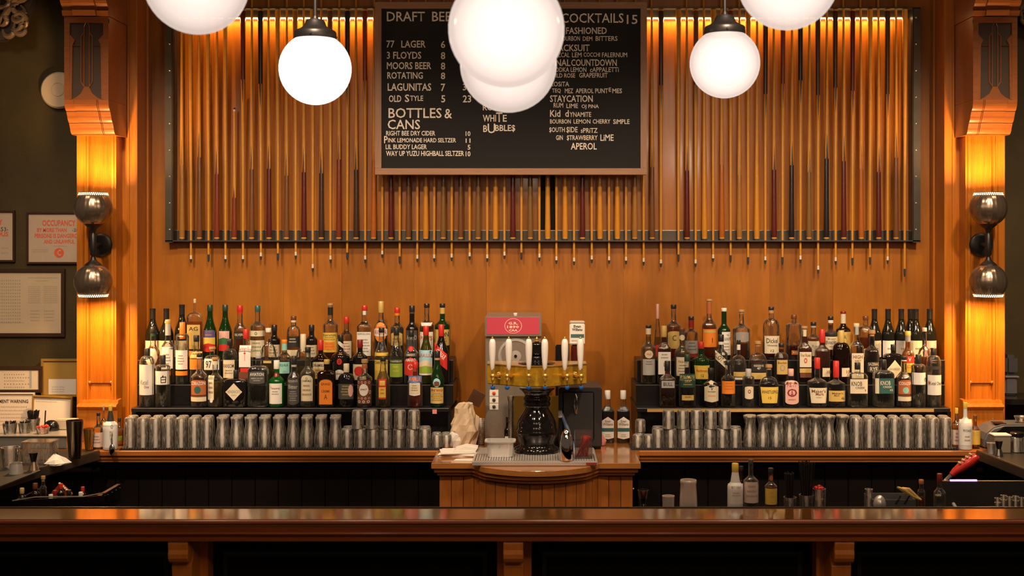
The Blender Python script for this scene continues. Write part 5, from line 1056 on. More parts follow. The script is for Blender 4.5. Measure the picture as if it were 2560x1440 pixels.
for i, (yy, c) in enumerate(((982, (0.7, 0.08, 0.01)), (999, (0.05, 0.05, 0.05)), (1016, (0.05, 0.05, 0.05)))):
    sp_ = MB().box(S(1224-1283, md), S(1246-1283, md), -0.003, 0.0, mz(yy+8), mz(yy-7.5)).build('switch_plate', PAPER, mt)
    MB().lathe([(0.0085, 0), (0.009, 0.006), (0.004, 0.009)], c=(S(1235-1283, md), -0.003, mz(yy)), n=14, M=Matrix.Rotation(PI/2, 4, 'X')).build('push_button', mat(f'button_{i}', c, 0.3), sp_, smooth=True)
# gold panel behind the tower
gp = thing('gold_backdrop', 'dull gold upright sheet behind the beer tower vase', 'backdrop', (X62(1342, 6.46), 6.46, HC+0.001))
MB().box(-S(57, 6.46), S(57, 6.46), 0, 0.012, 0, CZ-(990-VY)*6.46/F-HC-0.001).build('sheet', mat('dull_gold', (0.22, 0.12, 0.012), 0.45, noise=0.15), gp, bevel=0.002)
# black ice chest on the right
cd = 6.32
ic = thing('black_cooler', 'black box cooler behind the chrome scoop and the straws', 'cooler', (X62(1451, cd), cd, HC+0.001))
ch = CZ-(970-VY)*cd/F-HC
MB().box(-S(54, cd), S(54, cd), 0, 0.30, 0.012, ch).build('case', mat('cooler_black', (0.022, 0.020, 0.020), 0.4, bump=0.1), ic, bevel=0.006)
MB().box(-S(44, cd), S(34, cd), -0.008, 0.0, 0.05, ch-0.02).build('door', mat('cooler_door', (0.032, 0.030, 0.030), 0.35), ic, bevel=0.004)
for a in (-1, 1): MB().box(a*S(46, cd)-0.012, a*S(46, cd)+0.012, 0.02, 0.05, 0.0, 0.013).build('foot', RUBBER, ic)
MB().tube([(S(-12, cd), -0.015, ch-0.03), (S(-9, cd), -0.020, ch-0.05), (S(-8, cd), -0.020, ch-0.10), (S(-11, cd), -0.015, ch-0.13), (S(-15, cd), -0.014, ch-0.09), (S(-14, cd), -0.014, ch-0.05)], 0.006, 10).build('latch', CHROME, ic, smooth=True)
# whiskey dispenser sign behind
wd = 6.66
ws = thing('bottle_dispenser', 'dark red tap stand topped by a cream bottle-label sign, right of the taps', 'dispenser', (X62(1443, wd), wd, HC))
MB().box(-S(15, wd), S(13, wd), 0, 0.08, 0.0, CZ-(862-VY)*wd/F-HC).build('stand', mat('dark_red_lacquer', (0.07, 0.010, 0.006), 0.2, coat=0.5), ws, bevel=0.006)
hz0, hz1 = CZ-(861-VY)*wd/F-HC, CZ-(803-VY)*wd/F-HC
sg_ = MB().box(-S(19, wd), S(19, wd), -0.01, 0.07, hz0, hz1-0.012).build('sign_block', PAPER, ws, bevel=0.005)
MB().box(-S(19, wd), S(19, wd), -0.01, 0.07, hz1-0.011, hz1).build('sign_cap', mat('cream_cap', (0.6, 0.5, 0.38), 0.4), ws, bevel=0.004)
INK = mat('ink_print', (0.03, 0.025, 0.02), 0.6)
def sz(y): return CZ-(y-VY)*wd/F-HC
text('Evan', -S(9, wd), S(9, wd), sz(819), sz(812), INK, sg_, y=-0.0108, bold=0.03)
text('Williams', -S(13, wd), S(13, wd), sz(827), sz(820), INK, sg_, y=-0.0108, bold=0.03)
MB().box(-S(16, wd), S(17, wd), -0.0108, -0.0100, sz(844), sz(835)).build('dark_band', mat('band_teal', (0.06, 0.12, 0.11), 0.5), sg_)
text('KENTUCKY BOURBON', -S(14, wd), S(14, wd), sz(853), sz(850), INK, sg_, y=-0.0108)
# two whiskey bottles right of the cooler
for i, px in enumerate((1519, 1558)):
    p = onc(px, 1106)
    bottle(px, 976, 33, None, 'sq', 'clear', 'dark', (W, 20), [('p', 1042, 1098, .95, W, [('Evan', 1050, 1056, .4, 'ink'), ('Williams', 1057, 1064, .75, 'ink')]+lines(1086, 1095, 2, .5)), ('r', 1070, 1079, .93, 'dteal')],
           ['whiskey bottle with white cap and cream label, nearer the black cooler', 'whiskey bottle with white cap and cream label, nearer the right riser'][i], base=(p.y, HC), group='whiskey bottles beside the cooler', lv=.7)
# crumpled paper bag
bag, d, p = on(1162, 1116, 'crumpled brown paper bag stuffed open beside the left bottle riser', 'paper bag', 'paper_bag')
KRAFT = mat('kraft_paper', (0.62, 0.46, 0.30), 0.85, noise=0.12, bump=0.4, bscale=30)
rnd = random.Random(3)
def crumple(prof, c, sq=(1, 0.7), n=11, amp=0.16, seed=1):
    rr = random.Random(seed); g = MB(); vs = []; fs = []
    for (r, z, ox) in prof:
        for k in range(n):
            t = 2*PI*k/n; q_ = r*(1+rr.uniform(-amp, amp))
            vs.append((c[0]+ox+q_*math.cos(t)*sq[0], c[1]+q_*math.sin(t)*sq[1], c[2]+z+rr.uniform(-0.004, 0.004)*(z > 0.01)))
    for i in range(len(prof)-1):
        for k in range(n):
            a, b_, c_, d_ = i*n+k, i*n+(k+1) % n, (i+1)*n+(k+1) % n, (i+1)*n+k
            fs += [(a, b_, c_), (a, c_, d_)]
    fs += [tuple(range(n-1, -1, -1)), tuple((len(prof)-1)*n+k for k in range(n))]
    return g.add(vs, fs)
s1 = S(1, d)
crumple([(28*s1, 0, 0), (32*s1, 18*s1, 0), (36*s1, 40*s1, 2*s1), (33*s1, 55*s1, 0), (30*s1, 72*s1, 2*s1), (24*s1, 84*s1, 0), (22*s1, 97*s1, -2*s1), (18*s1, 108*s1, 2*s1), (8*s1, 110*s1, 2*s1)], (0, 0, 0), seed=5, amp=.15, n=22).build('bag_body', KRAFT, bag)
tt = onc(1146, 1110); nb = crumple([(18*s1, 0, 0), (22*s1, 16*s1, 0), (21*s1, 32*s1, 0), (13*s1, 44*s1, 0)], (0, 0, 0), seed=8).build('paper_bundle', PAPER)
nb.location = (tt.x, tt.y-0.09, HC); tag(nb, 'small crumpled white paper bundle in front of the brown bag', 'paper')
sc_ = MB().box(-S(17, d), S(17, d), 0.01, 0.02, 0, S(38, d)).build('brown_card', mat('brown_card', (0.09, 0.035, 0.012), 0.6), None)
sc_.location = (p.x+S(18, d), p.y+0.05, HC+S(100, d)); sc_.rotation_euler = (0.2, 0.5, 0); tag(sc_, 'dark brown card sticking out above the paper bag', 'card')
# stack of clear plastic cups
cp, d, p = on(1201, 1112, 'stack of clear plastic cups standing right of the paper bag', 'cup stack', 'cup_stack')
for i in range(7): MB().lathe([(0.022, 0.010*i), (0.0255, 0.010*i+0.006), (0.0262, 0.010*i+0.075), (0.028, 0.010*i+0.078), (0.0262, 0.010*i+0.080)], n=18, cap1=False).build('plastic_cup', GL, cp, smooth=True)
# napkins
nk, d, p = on(1160, 1136, 'loose pile of white paper napkins at the left of the drip tray', 'napkins', 'napkin_pile')
for i in range(7):
    o = MB().box(-0.11+rnd.uniform(-.012, .012), 0.09+rnd.uniform(-.015, .015), -0.07, 0.07, 0.003*i+0.0005, 0.003*i+0.003).build('napkin', PAPER, nk); o.rotation_euler = (0, 0, rnd.uniform(-.2, .2))
o = MB().prism([(-0.05, 0.022), (0.06, 0.022), (0.07, 0.038), (0.01, 0.046), (-0.04, 0.032)], -0.05, 0.05, 'y').build('folded_napkin', PAPER, nk)
wp = thing('small_card', 'small white card lying on the counter below the napkins', 'card', onc(1160, 1151)); MB().prism([(-0.05, -0.01), (0.05, -0.02), (0.06, 0.02), (-0.04, 0.03)], 0.0005, 0.002, 'z').build('card_sheet', PAPER, wp)
# steel pan
pn, d, p = on(1250, 1144, 'square stainless insert pan at the left end of the drip tray', 'pan', 'steel_pan', z=HC+0.0245)
PANM = mat('ribbed_pan', (0.75, 0.72, 0.68), 0.35, metal=0.6)
s1 = S(1, d)
g = MB(); n = 64
def sqp(hw, hd, z, rib=0):
    out = []
    for k in range(n):
        t = 2*PI*k/n; a, b_ = math.cos(t), math.sin(t); m_ = 2/6
        rb = 1+rib*(0.02 if k % 2 else -0.02)
        out.append((hw*math.copysign(abs(a)**m_, a)*rb, 0.05+hd*math.copysign(abs(b_)**m_, b_)*rb, z))
    return out
L0 = [sqp(31*s1, .045, 0), sqp(32*s1, .047, 0.004), sqp(33*s1, .048, 0.06, 1), sqp(34*s1, .050, 36*s1), sqp(39*s1, .056, 37*s1), sqp(39*s1, .056, 40*s1), sqp(33*s1, .048, 40*s1), sqp(31*s1, .046, 4*s1)]
vs = sum(L0, []); fs = [(i*n+k, i*n+(k+1) % n, (i+1)*n+(k+1) % n, (i+1)*n+k) for i in range(7) for k in range(n)]+[tuple(range(n)), tuple(7*n+k for k in range(n))]
g.add(vs, fs).build('pan_body', PANM, pn, smooth=True, ang=30)
# small dark bitters bottle, tall clear tube
bottle(1269, 1042, 17, None, 'std', 'brown', 'dark', (K, 12), [('r', 1091, 1098, .8, W)], 'small brown dropper bottle behind the steel pan', base=(6.40, HC), group='small bottles by the tap tower', lv=.6)
tb = thing('glass_tube', 'tall clear tube glass standing between the machine and the tower', 'glass', (X62(1277, 6.38), 6.38, HC))
h_ = CZ-(990-VY)*6.38/F-HC
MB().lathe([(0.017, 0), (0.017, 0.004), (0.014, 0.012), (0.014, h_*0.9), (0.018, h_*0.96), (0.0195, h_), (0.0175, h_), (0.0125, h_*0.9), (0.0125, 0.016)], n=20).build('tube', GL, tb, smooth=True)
# chrome scoop standing up
sc, d, p = on(1416, 1150, 'upright bullet-shaped chrome cover at the right of the beer tower', 'scoop', 'chrome_cover', z=HC+0.0245)
s1 = S(1, d)
MB().lathe([(17*s1, 0), (18*s1, 3*s1), (18*s1, 30*s1), (16.5*s1, 50*s1), (13*s1, 64*s1), (8*s1, 73*s1), (3*s1, 78*s1), (1*s1, 79*s1)], n=28).build('shell', CHROME, sc, smooth=True)
# straw box
sb, d, p = on(1459, 1147, 'clear plastic box of red stirring straws beside the chrome cover', 'straw box', 'straw_box', z=HC+0.0245)
s1 = S(1, d); w2 = 22*s1; hh = 68*s1; PL = glass('clear_plastic', (0.90, 0.82, 0.80), 1.5, 0.15, body=(0.8, 0.62, 0.58), bodyf=0.05)
g = MB()
g.box(-w2, w2, 0, 0.002, 0, hh); g.box(-w2, -w2+0.002, 0.002, 0.06, 0, hh); g.box(w2-0.002, w2, 0.002, 0.06, 0, hh); g.box(-w2, w2, 0.058, 0.06, 0, hh); g.box(-w2+.002, w2-.002, 0.002, 0.058, 0, 0.002)
g.build('box', PL, sb)
RP = mat('red_plastic', (0.90, 0.05, 0.03), 0.4)
for i in range(34):
    a, b_ = rnd.uniform(-w2*.85, w2*.5), rnd.uniform(-w2*.3, w2*.88); y_ = rnd.uniform(.01, .05)
    MB().cyl((a, y_, 0.003), (b_, y_, hh*rnd.uniform(.68, .82)), 0.0016, n=6).build('red_straw', RP, sb)
# pink cloth, dark tray, blue brush handle, white cards
pc, d, p = on(1497, 1112, 'pink folded cloth behind the straw box at the foot of the cooler', 'cloth', 'pink_cloth')
crumple([(17*S(1, d), 0, 0), (18*S(1, d), .02, 0), (14*S(1, d), .05, -.004), (5*S(1, d), .085, -.012), (2*S(1, d), .10, -.014)], (0, -0.02, 0.003), seed=4, amp=.12).build('folded_cloth', mat('pink_cloth', (0.62, 0.22, 0.20), 0.9), pc)
bb = thing('blue_scraper', 'blue and grey plastic handle leaning against the cooler', 'tool', (X62(1420, 6.2), 6.2, HC+0.0))
MB().tube([(0.03, 0.0, 0.012), (0.0, 0.06, 0.11), (-0.03, 0.085, 0.19)], [0.012, 0.011, 0.007], 8).build('handle', mat('grey_blue', (0.12, 0.22, 0.42), 0.4), bb, smooth=True)
MB().box(-0.05, -0.028, 0.07, 0.10, 0.17, 0.205).build('head', mat('light_grey', (0.5, 0.48, 0.46), 0.4), bb, bevel=0.003)
cb = thing('cable_box', 'small dark object standing behind the right tap handles', 'box', (X62(1398, 6.62), 6.62, HC)); MB().box(-0.02, 0.02, 0, 0.03, 0, CZ-(862-VY)*6.62/F-HC).build('case', BLACKG, cb, bevel=0.005)
MB().box(0.028, 0.055, 0, 0.02, 0, CZ-(858-VY)*6.62/F-HC).build('side_case', STEELD, cb, bevel=0.004)
# ------------------------------------------------------------------ left side: wall pieces
def framed(x0, y0, x1, y1, d, fw, fcol, fmat, pcol, label, name='framed_notice', tilt=0, mat_w=0, lean=0):
    a, z1_ = XZ(x0, y0, d); b_, z0_ = XZ(x1, y1, d); cx_, cz_ = (a+b_)/2, (z0_+z1_)/2
    t = thing(name, label, 'picture frame', (cx_, d, cz_)); t.rotation_euler = (lean, tilt, 0)
    w_, h_ = (b_-a)/2, (z1_-z0_)/2; f = S(fw, d)
    MB().box(-w_+f*.5, w_-f*.5, 0.004, 0.012, -h_+f*.5, h_-f*.5).build('paper', mat('paper_'+fcol, pcol, 0.7, noise=0.05), t)
    for (p0, p1, p2, p3) in ((-w_, w_, h_-f, h_), (-w_, w_, -h_, -h_+f), (-w_, -w_+f, -h_+f, h_-f), (w_-f, w_, -h_+f, h_-f)):
        MB().box(p0, p1, -0.006, 0.014, p2, p3).build('frame_rail', fmat, t, bevel=0.0015)
    def tx_(s, xa, xb, ya, yb, m, bold=0.0):
        q0, q1 = XZ(xa, ya, d), XZ(xb, yb, d); text(s, q0[0]-cx_, q1[0]-cx_, q1[1]-cz_, q0[1]-cz_, m, t, y=0.003, bold=bold)
    return t, tx_, d, cx_, cz_
DFR = mat('dark_frame', (0.045, 0.02, 0.01), 0.4); GFR = mat('gold_frame', (0.55, 0.33, 0.06), 0.35, metal=0.5)
PINKP = (0.50, 0.38, 0.28); ORP = mat('orange_red_print', (0.72, 0.10, 0.04), 0.6); GRP = mat('grey_print', (0.32, 0.27, 0.22), 0.7)
WDL = 7.035
t, tx_, *_ = framed(66, 530, 218, 660, WDL, 5, 'pink', DFR, PINKP, 'dark framed occupancy limit notice in orange capitals behind the left sconce', 'occupancy_notice')
tx_('OCCUPANCY', 105, 188, 550, 565, ORP, 0.025); tx_('BY MORE THAN', 92, 166, 570, 580, ORP, 0.025); tx_('-28', 180, 196, 571, 579, INK); tx_('PERSONS IS DANGEROUS', 86, 206, 584, 595, ORP, 0.025); tx_('AND UNLAWFUL', 109, 186, 599, 609, ORP, 0.025)
tx_('llillilli', 133, 166, 614, 617, GRP); tx_('lillillillil', 80, 118, 623, 626, GRP); tx_('lllillillil', 80, 118, 628, 631, GRP)
ro = MB().lathe([(S(12, WDL), 0), (S(12, WDL), 0.001)], c=(X62(147, WDL)-X62(142, WDL), 0.0035, -S(632-595, WDL)), n=24, M=Matrix.Rotation(PI/2, 4, 'X')).build('red_seal', ORP, t)
text('C', -0.012+S(5, WDL), 0.012+S(5, WDL), -S(640-595, WDL), -S(624-595, WDL), mat('seal_paper', PINKP, 0.7), t, y=0.0012, bold=0.03)
t, tx_, *_ = framed(-110, 526, 37, 655, WDL, 5, 'pink', DFR, PINKP, 'dark framed notice cut by the left edge, above the wide licence frame', 'occupancy_notice')
tx_('253-', -6, 20, 568, 578, INK); tx_('DANGEROUS', -72, 20, 579, 591, ORP, 0.025); tx_('OCCUPANCY', -80, 5, 548, 562, ORP, 0.025); tx_('lllill', 4, 20, 619, 622, GRP); tx_('lllill', 2, 20, 631, 634, GRP)
t, tx_, *_ = framed(-110, 672, 162, 842, WDL, 9, 'cream', DFR, (0.56, 0.44, 0.29), 'wide dark framed licence document on the olive wall', 'licence_frame')
for i in range(14): tx_('lillillillillilli'[:15], -30, 50, 700+i*8, 703+i*8, GRP)
for i in range(9): tx_('lillillilli', 70+(i % 2), 100, 716+i*5, 718+i*5, GRP); tx_('illillilli', 109, 143, 716+i*5, 718+i*5, GRP)
tx_('lillillillillillillillillil', 70, 144, 693, 696, GRP); tx_('lillillillill', 88, 120, 701, 703, GRP)
for i in range(4): tx_('lillillil', 76, 98, 776+i*8, 779+i*8, GRP); tx_('lillillil', 110, 134, 776+i*8, 779+i*8, GRP)
tx_('lillillillillillillillillil', 0, 60, 806, 808, GRP)
t, tx_, *_ = framed(-60, 916, 105, 982, 6.96, 8, 'certificate', DFR, (0.72, 0.60, 0.46), 'small dark framed certificate leaning at the far left', 'certificate_frame')
for i in range(5): tx_('lillillillil'[:9+i % 3], 10, 60+(i % 2)*12, 935+i*8, 938+i*8, GRP)
MB().box(S(50, 6.96), S(56, 6.96), 0.0035, 0.004, -0.05, 0.05).build('blue_stripe', mat('pale_blue', (0.35, 0.40, 0.45), 0.6), t)
t, tx_, d, cx_, cz_ = framed(103, 897, 205, 992, 7.0, 6, 'gold_back', GFR, (0.40, 0.24, 0.05), 'gold framed certificate with cream card behind the left pilaster', 'certificate_frame')
MB().box(S(121-154, 7), S(190-154, 7), 0.002, 0.0035, -S(988-944.5, 7), -S(948-944.5, 7)).build('card', PAPER, t)
for i in range(3): text('lillilli', S(130-154, 7), S(160-154, 7), -S(968+i*6-944, 7), -S(966+i*6-944, 7), GRP, t, y=0.0012)
t, tx_, *_ = framed(-70, 982, 86, 1100, 6.86, 3, 'white', PAPER, (0.78, 0.70, 0.58), 'white government warning notice with heavy dark heading', 'warning_notice')
tx_('GOVERNMENT WARNING', -42, 70, 999, 1008, INK, 0.02)
for i in range(6): tx_('lillillillillillillillil', -30, 66-(i % 3)*6, 1016+i*9, 1019+i*9, GRP)
t, tx_, *_ = framed(80, 990, 180, 1072, 6.80, 4, 'white2', GFR, (0.80, 0.74, 0.64), 'slim gold framed white sheet leaning right of the warning notice', 'sheet_frame', tilt=0.04)
tx_('lillillillillil', 88, 125, 997, 999, GRP); tx_('lillillillillilll', 88, 140, 1004, 1006, GRP)
ad_ = thing('disc_detector', 'round cream disc on the olive wall beside the left corbel', 'detector', (X62(148, 7.03), 7.046, CZ-(226-VY)*7.03/F))
CRM = mat('cream_plastic', (0.62, 0.50, 0.36), 0.5)
MB().lathe([(S(46, 7), 0), (S(46, 7), 0.02), (S(42, 7), 0.032), (S(18, 7), 0.036), (S(17, 7), 0.033), (S(15, 7), 0.037), (0.001, 0.037)], n=48, M=Matrix.Rotation(PI/2, 4, 'X')).build('housing', CRM, ad_, smooth=True, ang=25)
# carved plaster ornaments in the top corners
ORN = mat('carved_bronze', (0.30, 0.20, 0.12), 0.35, metal=0.3, coat=0.4)
def ornament(cxp, cyp, d, label, flip=1):
    x, z = XZ(cxp, cyp, d); t = thing('carved_ornament', label, 'ornament', (x, d, z)); rr = random.Random(11)
    MB().prism([(flip*-0.22, 0.26), (flip*0.17, 0.26), (flip*0.16, 0.05), (flip*0.10, -0.10), (flip*-0.02, -0.20), (flip*-0.22, -0.21)], 0.0, 0.05, 'y').build('backing', mat('ornament_dark', (0.04, 0.028, 0.018), 0.6), t, bevel=0.01)
    for c in range(26):
        bx = rr.uniform(-0.20, 0.11); bz = rr.uniform(-0.15, 0.22); a0 = rr.uniform(0, 6.28); dr = rr.choice((-1, 1)); pts = []; rs = []
        R0 = rr.uniform(0.035, 0.075)
        for k in range(16):
            tt_ = k/15; r_ = R0*(1-0.75*tt_); a = a0+dr*tt_*4.6
            pts.append((flip*(bx+r_*math.cos(a)), -0.012-0.012*math.sin(PI*tt_), bz+r_*math.sin(a))); rs.append(0.006+0.012*math.sin(PI*min(1, tt_*1.1))*(1-0.4*tt_))
        MB().tube(pts, rs, 8).build('scroll_leaf', ORN, t, smooth=True)
    for c in range(6):
        a = -0.6-c*0.22; pts = [(flip*(-0.20+0.33*c/6), -0.015, -0.17+0.018*c*c*0.6), (flip*(-0.16+0.33*c/6), -0.03, -0.15+0.02*c*c*.6), (flip*(-0.12+0.32*c/6), -0.012, -0.10+0.022*c*c*.6)]
        MB().tube(pts, [0.006, 0.020, 0.005], 8).build('bead_leaf', ORN, t, smooth=True)
ornament(20, 15, 6.95, 'dark carved scrollwork ornament in the top left corner')
ornament(2598, -12, 6.95, 'dark carved scrollwork ornament at the top right edge', -1)
# ------------------------------------------------------------------ left counter clutter
SMK = mat('smoked_metal', (0.30, 0.27, 0.24), 0.25, metal=1.0); GOLDC = mat('gold_metal', (0.70, 0.40, 0.10), 0.22, metal=1.0)
def turned(px, yb, prof, label, cat, name, part, m, z=HC+0.001, n=28, flat=1.0, group=None, d=None):
    """prof in photo pixels: (half width, height above base)"""
    if d is None: t, d, p = on(px, yb, label, cat, name, group, z)
    else: t = thing(name, label, cat, (X62(px, d), d, z), group)
    s1 = S(1, d); MB().lathe([(r*s1, h*s1) for r, h in prof], n=n, flat=flat, cap1=False).build(part, m, t, smooth=True, ang=35); return t, d, s1
cupp = lambda rb, rt, h, w=1.2: [(rb, 0), (rb, 1), (rt, h-1), (rt+0.8, h), (rt-w, h), (rb-w, 3), (0.3, 2.5)]
turned(187, 1146, cupp(14.5, 21, 95), 'tall dark steel shaker tin at the end of the left counter', 'shaker', 'shaker_tin', 'tin', mat('smoked_steel', (0.22, 0.19, 0.17), 0.22, metal=1.0))
turned(221, 1125, cupp(8, 13, 54), 'gold metal cup between the shaker tin and the syrup bottles', 'cup', 'gold_cup', 'cup', GOLDC)
bottle(246, 1032, 30, None, 'std', 'clear', 'clear', (K, 6), [('r', 1082, 1118, .95, 'blush', lines(1090, 1112, 3, .6, 'dred'))], 'clear bottle with pale pink label left of the white bitters bottle', base=(6.36, HC), group='bitters bottles at the left counter end', lv=.4, neck=.009)
bottle(276, 1013, 36, None, 'std', 'frost', None, ('yellow', 13, 'ink', 26), [('r', 1058, 1120, 1, W, [('o', 1062, 1072, (.15, .5), 'grey'), ('FRENCH', 1078, 1100, (.2, .45), 'grey'), ('o', 1098, 1108, (.15, .5), 'grey')])], 'white paper-wrapped bitters bottle with yellow cap at the left counter end', base=(6.33, HC), group='bitters bottles at the left counter end', neck=.009)
bottle(298, 1045, 22, None, 'std', 'clear', 'pale', (K, 8), [('r', 1090, 1102, .9, 'lime')], 'small clear bottle with green label behind the white bitters bottle', base=(6.46, HC), group='bitters bottles at the left counter end', lv=.5, neck=.008)
bottle(259, 1014, 16, None, 'bord', 'clear', 'amber', ('silver', 10), [], 'slim amber dasher bottle with steel pourer, behind the pink-labelled bottle', base=(6.42, HC), group='bitters bottles at the left counter end', neck=.004)
t, d, p = on(236, 1152, 'steel bar spoon with teardrop end hanging at the left counter corner', 'bar spoon', 'bar_spoon')
t.location = (t.location.x, 6.262, HC+.012)
MB().sphere((0, -0.012, 0.0), S(10, d), 14, 10, (0.8, 0.5, 1.5)).build('bowl', CHROME, t, smooth=True)
MB().tube([(0, -0.012, S(12, d)), (-0.002, -0.01, S(28, d)), (-0.003, 0.0, S(42, d))], [0.005, 0.0025, 0.0015], 8).build('stem', CHROME, t, smooth=True)
t, d, s1 = turned(84, 1178, [(13, 0), (14, 1), (7, 23), (6, 26), (7, 29), (11, 46), (10, 46), (5, 30), (0.3, 28)], 'two-ended jigger, black over steel, on the left counter mat', 'jigger', 'jigger', 'jigger_body', BRONZE)
MB().lathe([(7.2*s1, 24*s1), (6.4*s1, 26*s1), (7.5*s1, 30*s1), (11.4*s1, 46.3*s1), (10.5*s1, 46.5*s1)], n=28).build('black_half', BLACKG, t, smooth=True)
turned(40, 1187, cupp(18, 14, 30), 'small steel cup upside down at the left edge of the counter', 'cup', 'steel_cup', 'cup', STEEL)
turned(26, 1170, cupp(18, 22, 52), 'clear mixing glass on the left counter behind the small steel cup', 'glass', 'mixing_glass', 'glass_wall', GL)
tbx, d, p = on(90, 1158, 'clear square acrylic container on the left counter', 'container', 'acrylic_container'); s1 = S(1, d)
g = MB(); W2 = 36*s1; H2 = 50*s1
for a in ((-W2, W2, 0, .003), (-W2, W2, .097, .10), (-W2, -W2+.003, .003, .097), (W2-.003, W2, .003, .097)): g.box(*a, 0, H2)
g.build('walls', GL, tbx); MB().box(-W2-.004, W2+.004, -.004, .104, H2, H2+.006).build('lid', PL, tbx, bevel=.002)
# raised steel shelf at the back of the left counter with straws on it
sf = thing('steel_shelf_box', 'low steel shelf box at the back of the left counter holding straws', 'shelf', (X62(84, 6.34), 6.34, HC+0.001))
h_ = CZ-(1092-VY)*6.34/F-HC
MB().box(-S(130, 6.34), S(81, 6.34), 0, 0.25, 0, h_).build('box', mat('pale_steel', (0.42, 0.38, 0.33), 0.4, metal=0.7), sf, bevel=0.004)
MB().box(-S(130, 6.34), S(84, 6.34), -0.01, 0.25, h_, h_+0.006).build('bright_top', STEEL, sf, bevel=0.002)
ZS = HC+h_+0.008
STR = mat('black_straw', (0.012, 0.012, 0.012), 0.35)
def straws(px, d, top, hb, hw_, n, label, zb, spread=1.0, cup=True):
    t = thing('straw_cup' if cup else 'straw_bundle', label, 'straws', (X62(px, d), d, zb)); s1 = S(1, d); H = CZ-(top-VY)*d/F-zb; rr = random.Random(int(px))
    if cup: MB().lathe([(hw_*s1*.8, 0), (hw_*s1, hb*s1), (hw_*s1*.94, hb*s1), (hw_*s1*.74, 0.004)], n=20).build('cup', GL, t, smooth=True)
    for i in range(n):
        a = rr.uniform(0, 6.28); r_ = hw_*s1*.6*math.sqrt(rr.random()); b_ = a+rr.uniform(-.5, .5)
        MB().cyl((r_*.8*math.cos(a), r_*.8*math.sin(a), 0.004), (r_*1.5*spread*math.cos(b_), r_*1.2*spread*math.sin(b_), H*rr.uniform(.93, 1)), 0.0022, n=6).build('straw', STR, t)
straws(25, 6.40, 1052, 26, 18, 26, 'glass of black straws at the left edge, on the steel shelf box', ZS)
straws(62, 6.42, 1053, 26, 16, 24, 'glass of black straws, second from the left edge on the steel shelf box', ZS)
straws(82, 6.50, 1025, 30, 18, 36, 'tallest glass of black straws in front of the gold framed sheet', ZS)
t = thing('pick_cup', 'glass of red ball-topped picks on the steel shelf box', 'picks', (X62(107, 6.40), 6.40, ZS)); s1 = S(1, 6.40)
MB().lathe([(14*s1, 0), (17*s1, 16*s1), (16*s1, 16*s1), (13*s1, 0.004)], n=20).build('cup', GL, t, smooth=True)
for i in range(14):
    a = i*2.4; r_ = 14*s1*math.sqrt((i+.5)/14); MB().cyl((r_*.5*math.cos(a), r_*.5*math.sin(a), .004), (r_*math.cos(a), r_*math.sin(a), 15*s1), 0.001, n=5).sphere((r_*math.cos(a), r_*math.sin(a), 17*s1+.002*(i % 3)), 0.006, 8, 6).build('red_pick', RP, t, smooth=True)
MB().cyl((0, 0.02, 0.0), (S(3, 6.4), 0.02, S(56, 6.4)), 0.0035, n=8).build('tall_straw', STR, t)
rm = thing('receipt_roller', 'black and cream receipt device at the right of the steel shelf box', 'device', (X62(128, 6.50), 6.50, ZS)); s1 = S(1, 6.5)
MB().lathe([(18*s1, 0), (19*s1, 2*s1), (19*s1, 12*s1), (15*s1, 20*s1), (8*s1, 25*s1), (1*s1, 26*s1)], n=28, flat=.8).build('housing', BLACKG, rm, smooth=True)
cr2 = thing('cream_printer', 'small cream box beside the left pilaster on the steel shelf', 'box', (X62(158, 6.52), 6.52, ZS)); MB().box(-S(22, 6.5), S(30, 6.5), 0, .06, 0, S(26, 6.5)).build('case', CRM, cr2, bevel=.004)
bx = thing('dark_switch_box', 'dark box fixed beside the left pilaster above the cream box', 'box', (X62(182, 7.0), 6.99, CZ-(1040-VY)*7/F)); MB().box(-S(14, 7), S(10, 7), 0, .05, 0, S(38, 7)).build('case', BLACKG, bx, bevel=.004)
ct, d, p = on(146, 1160, 'crumpled white bar towel on the left counter beside the shaker', 'towel', 'bar_towel'); s1 = S(1, d)
crumple([(30*s1, 0, -2*s1), (31*s1, 4*s1, 0), (22*s1, 12*s1, -4*s1), (10*s1, 20*s1, -8*s1), (2*s1, 24*s1, -9*s1)], (0, 0, 0), n=13, amp=.25, seed=9, sq=(1, .9)).build('towel_body', PAPER, ct)
cs, d, p = on(141, 1132, 'small black pourer cap resting on the white towel', 'pourer', 'pourer_cap', z=HC+0.03); MB().sphere((0, -.03, .002), .016, 14, 10, (1.2, .8, .8)).build('cap', BLACKG, cs, smooth=True)
mt_ = thing('counter_mat', 'black ribbed rubber mat on the left steel counter', 'mat', (0, 0, HC+.0015)); MB().prism([(-2.35, 5.3), (-2.32, 5.72), (-2.9, 5.72), (-2.9, 5.3)], 0, .006, 'z').build('mat_sheet', RUBBER, mt_)
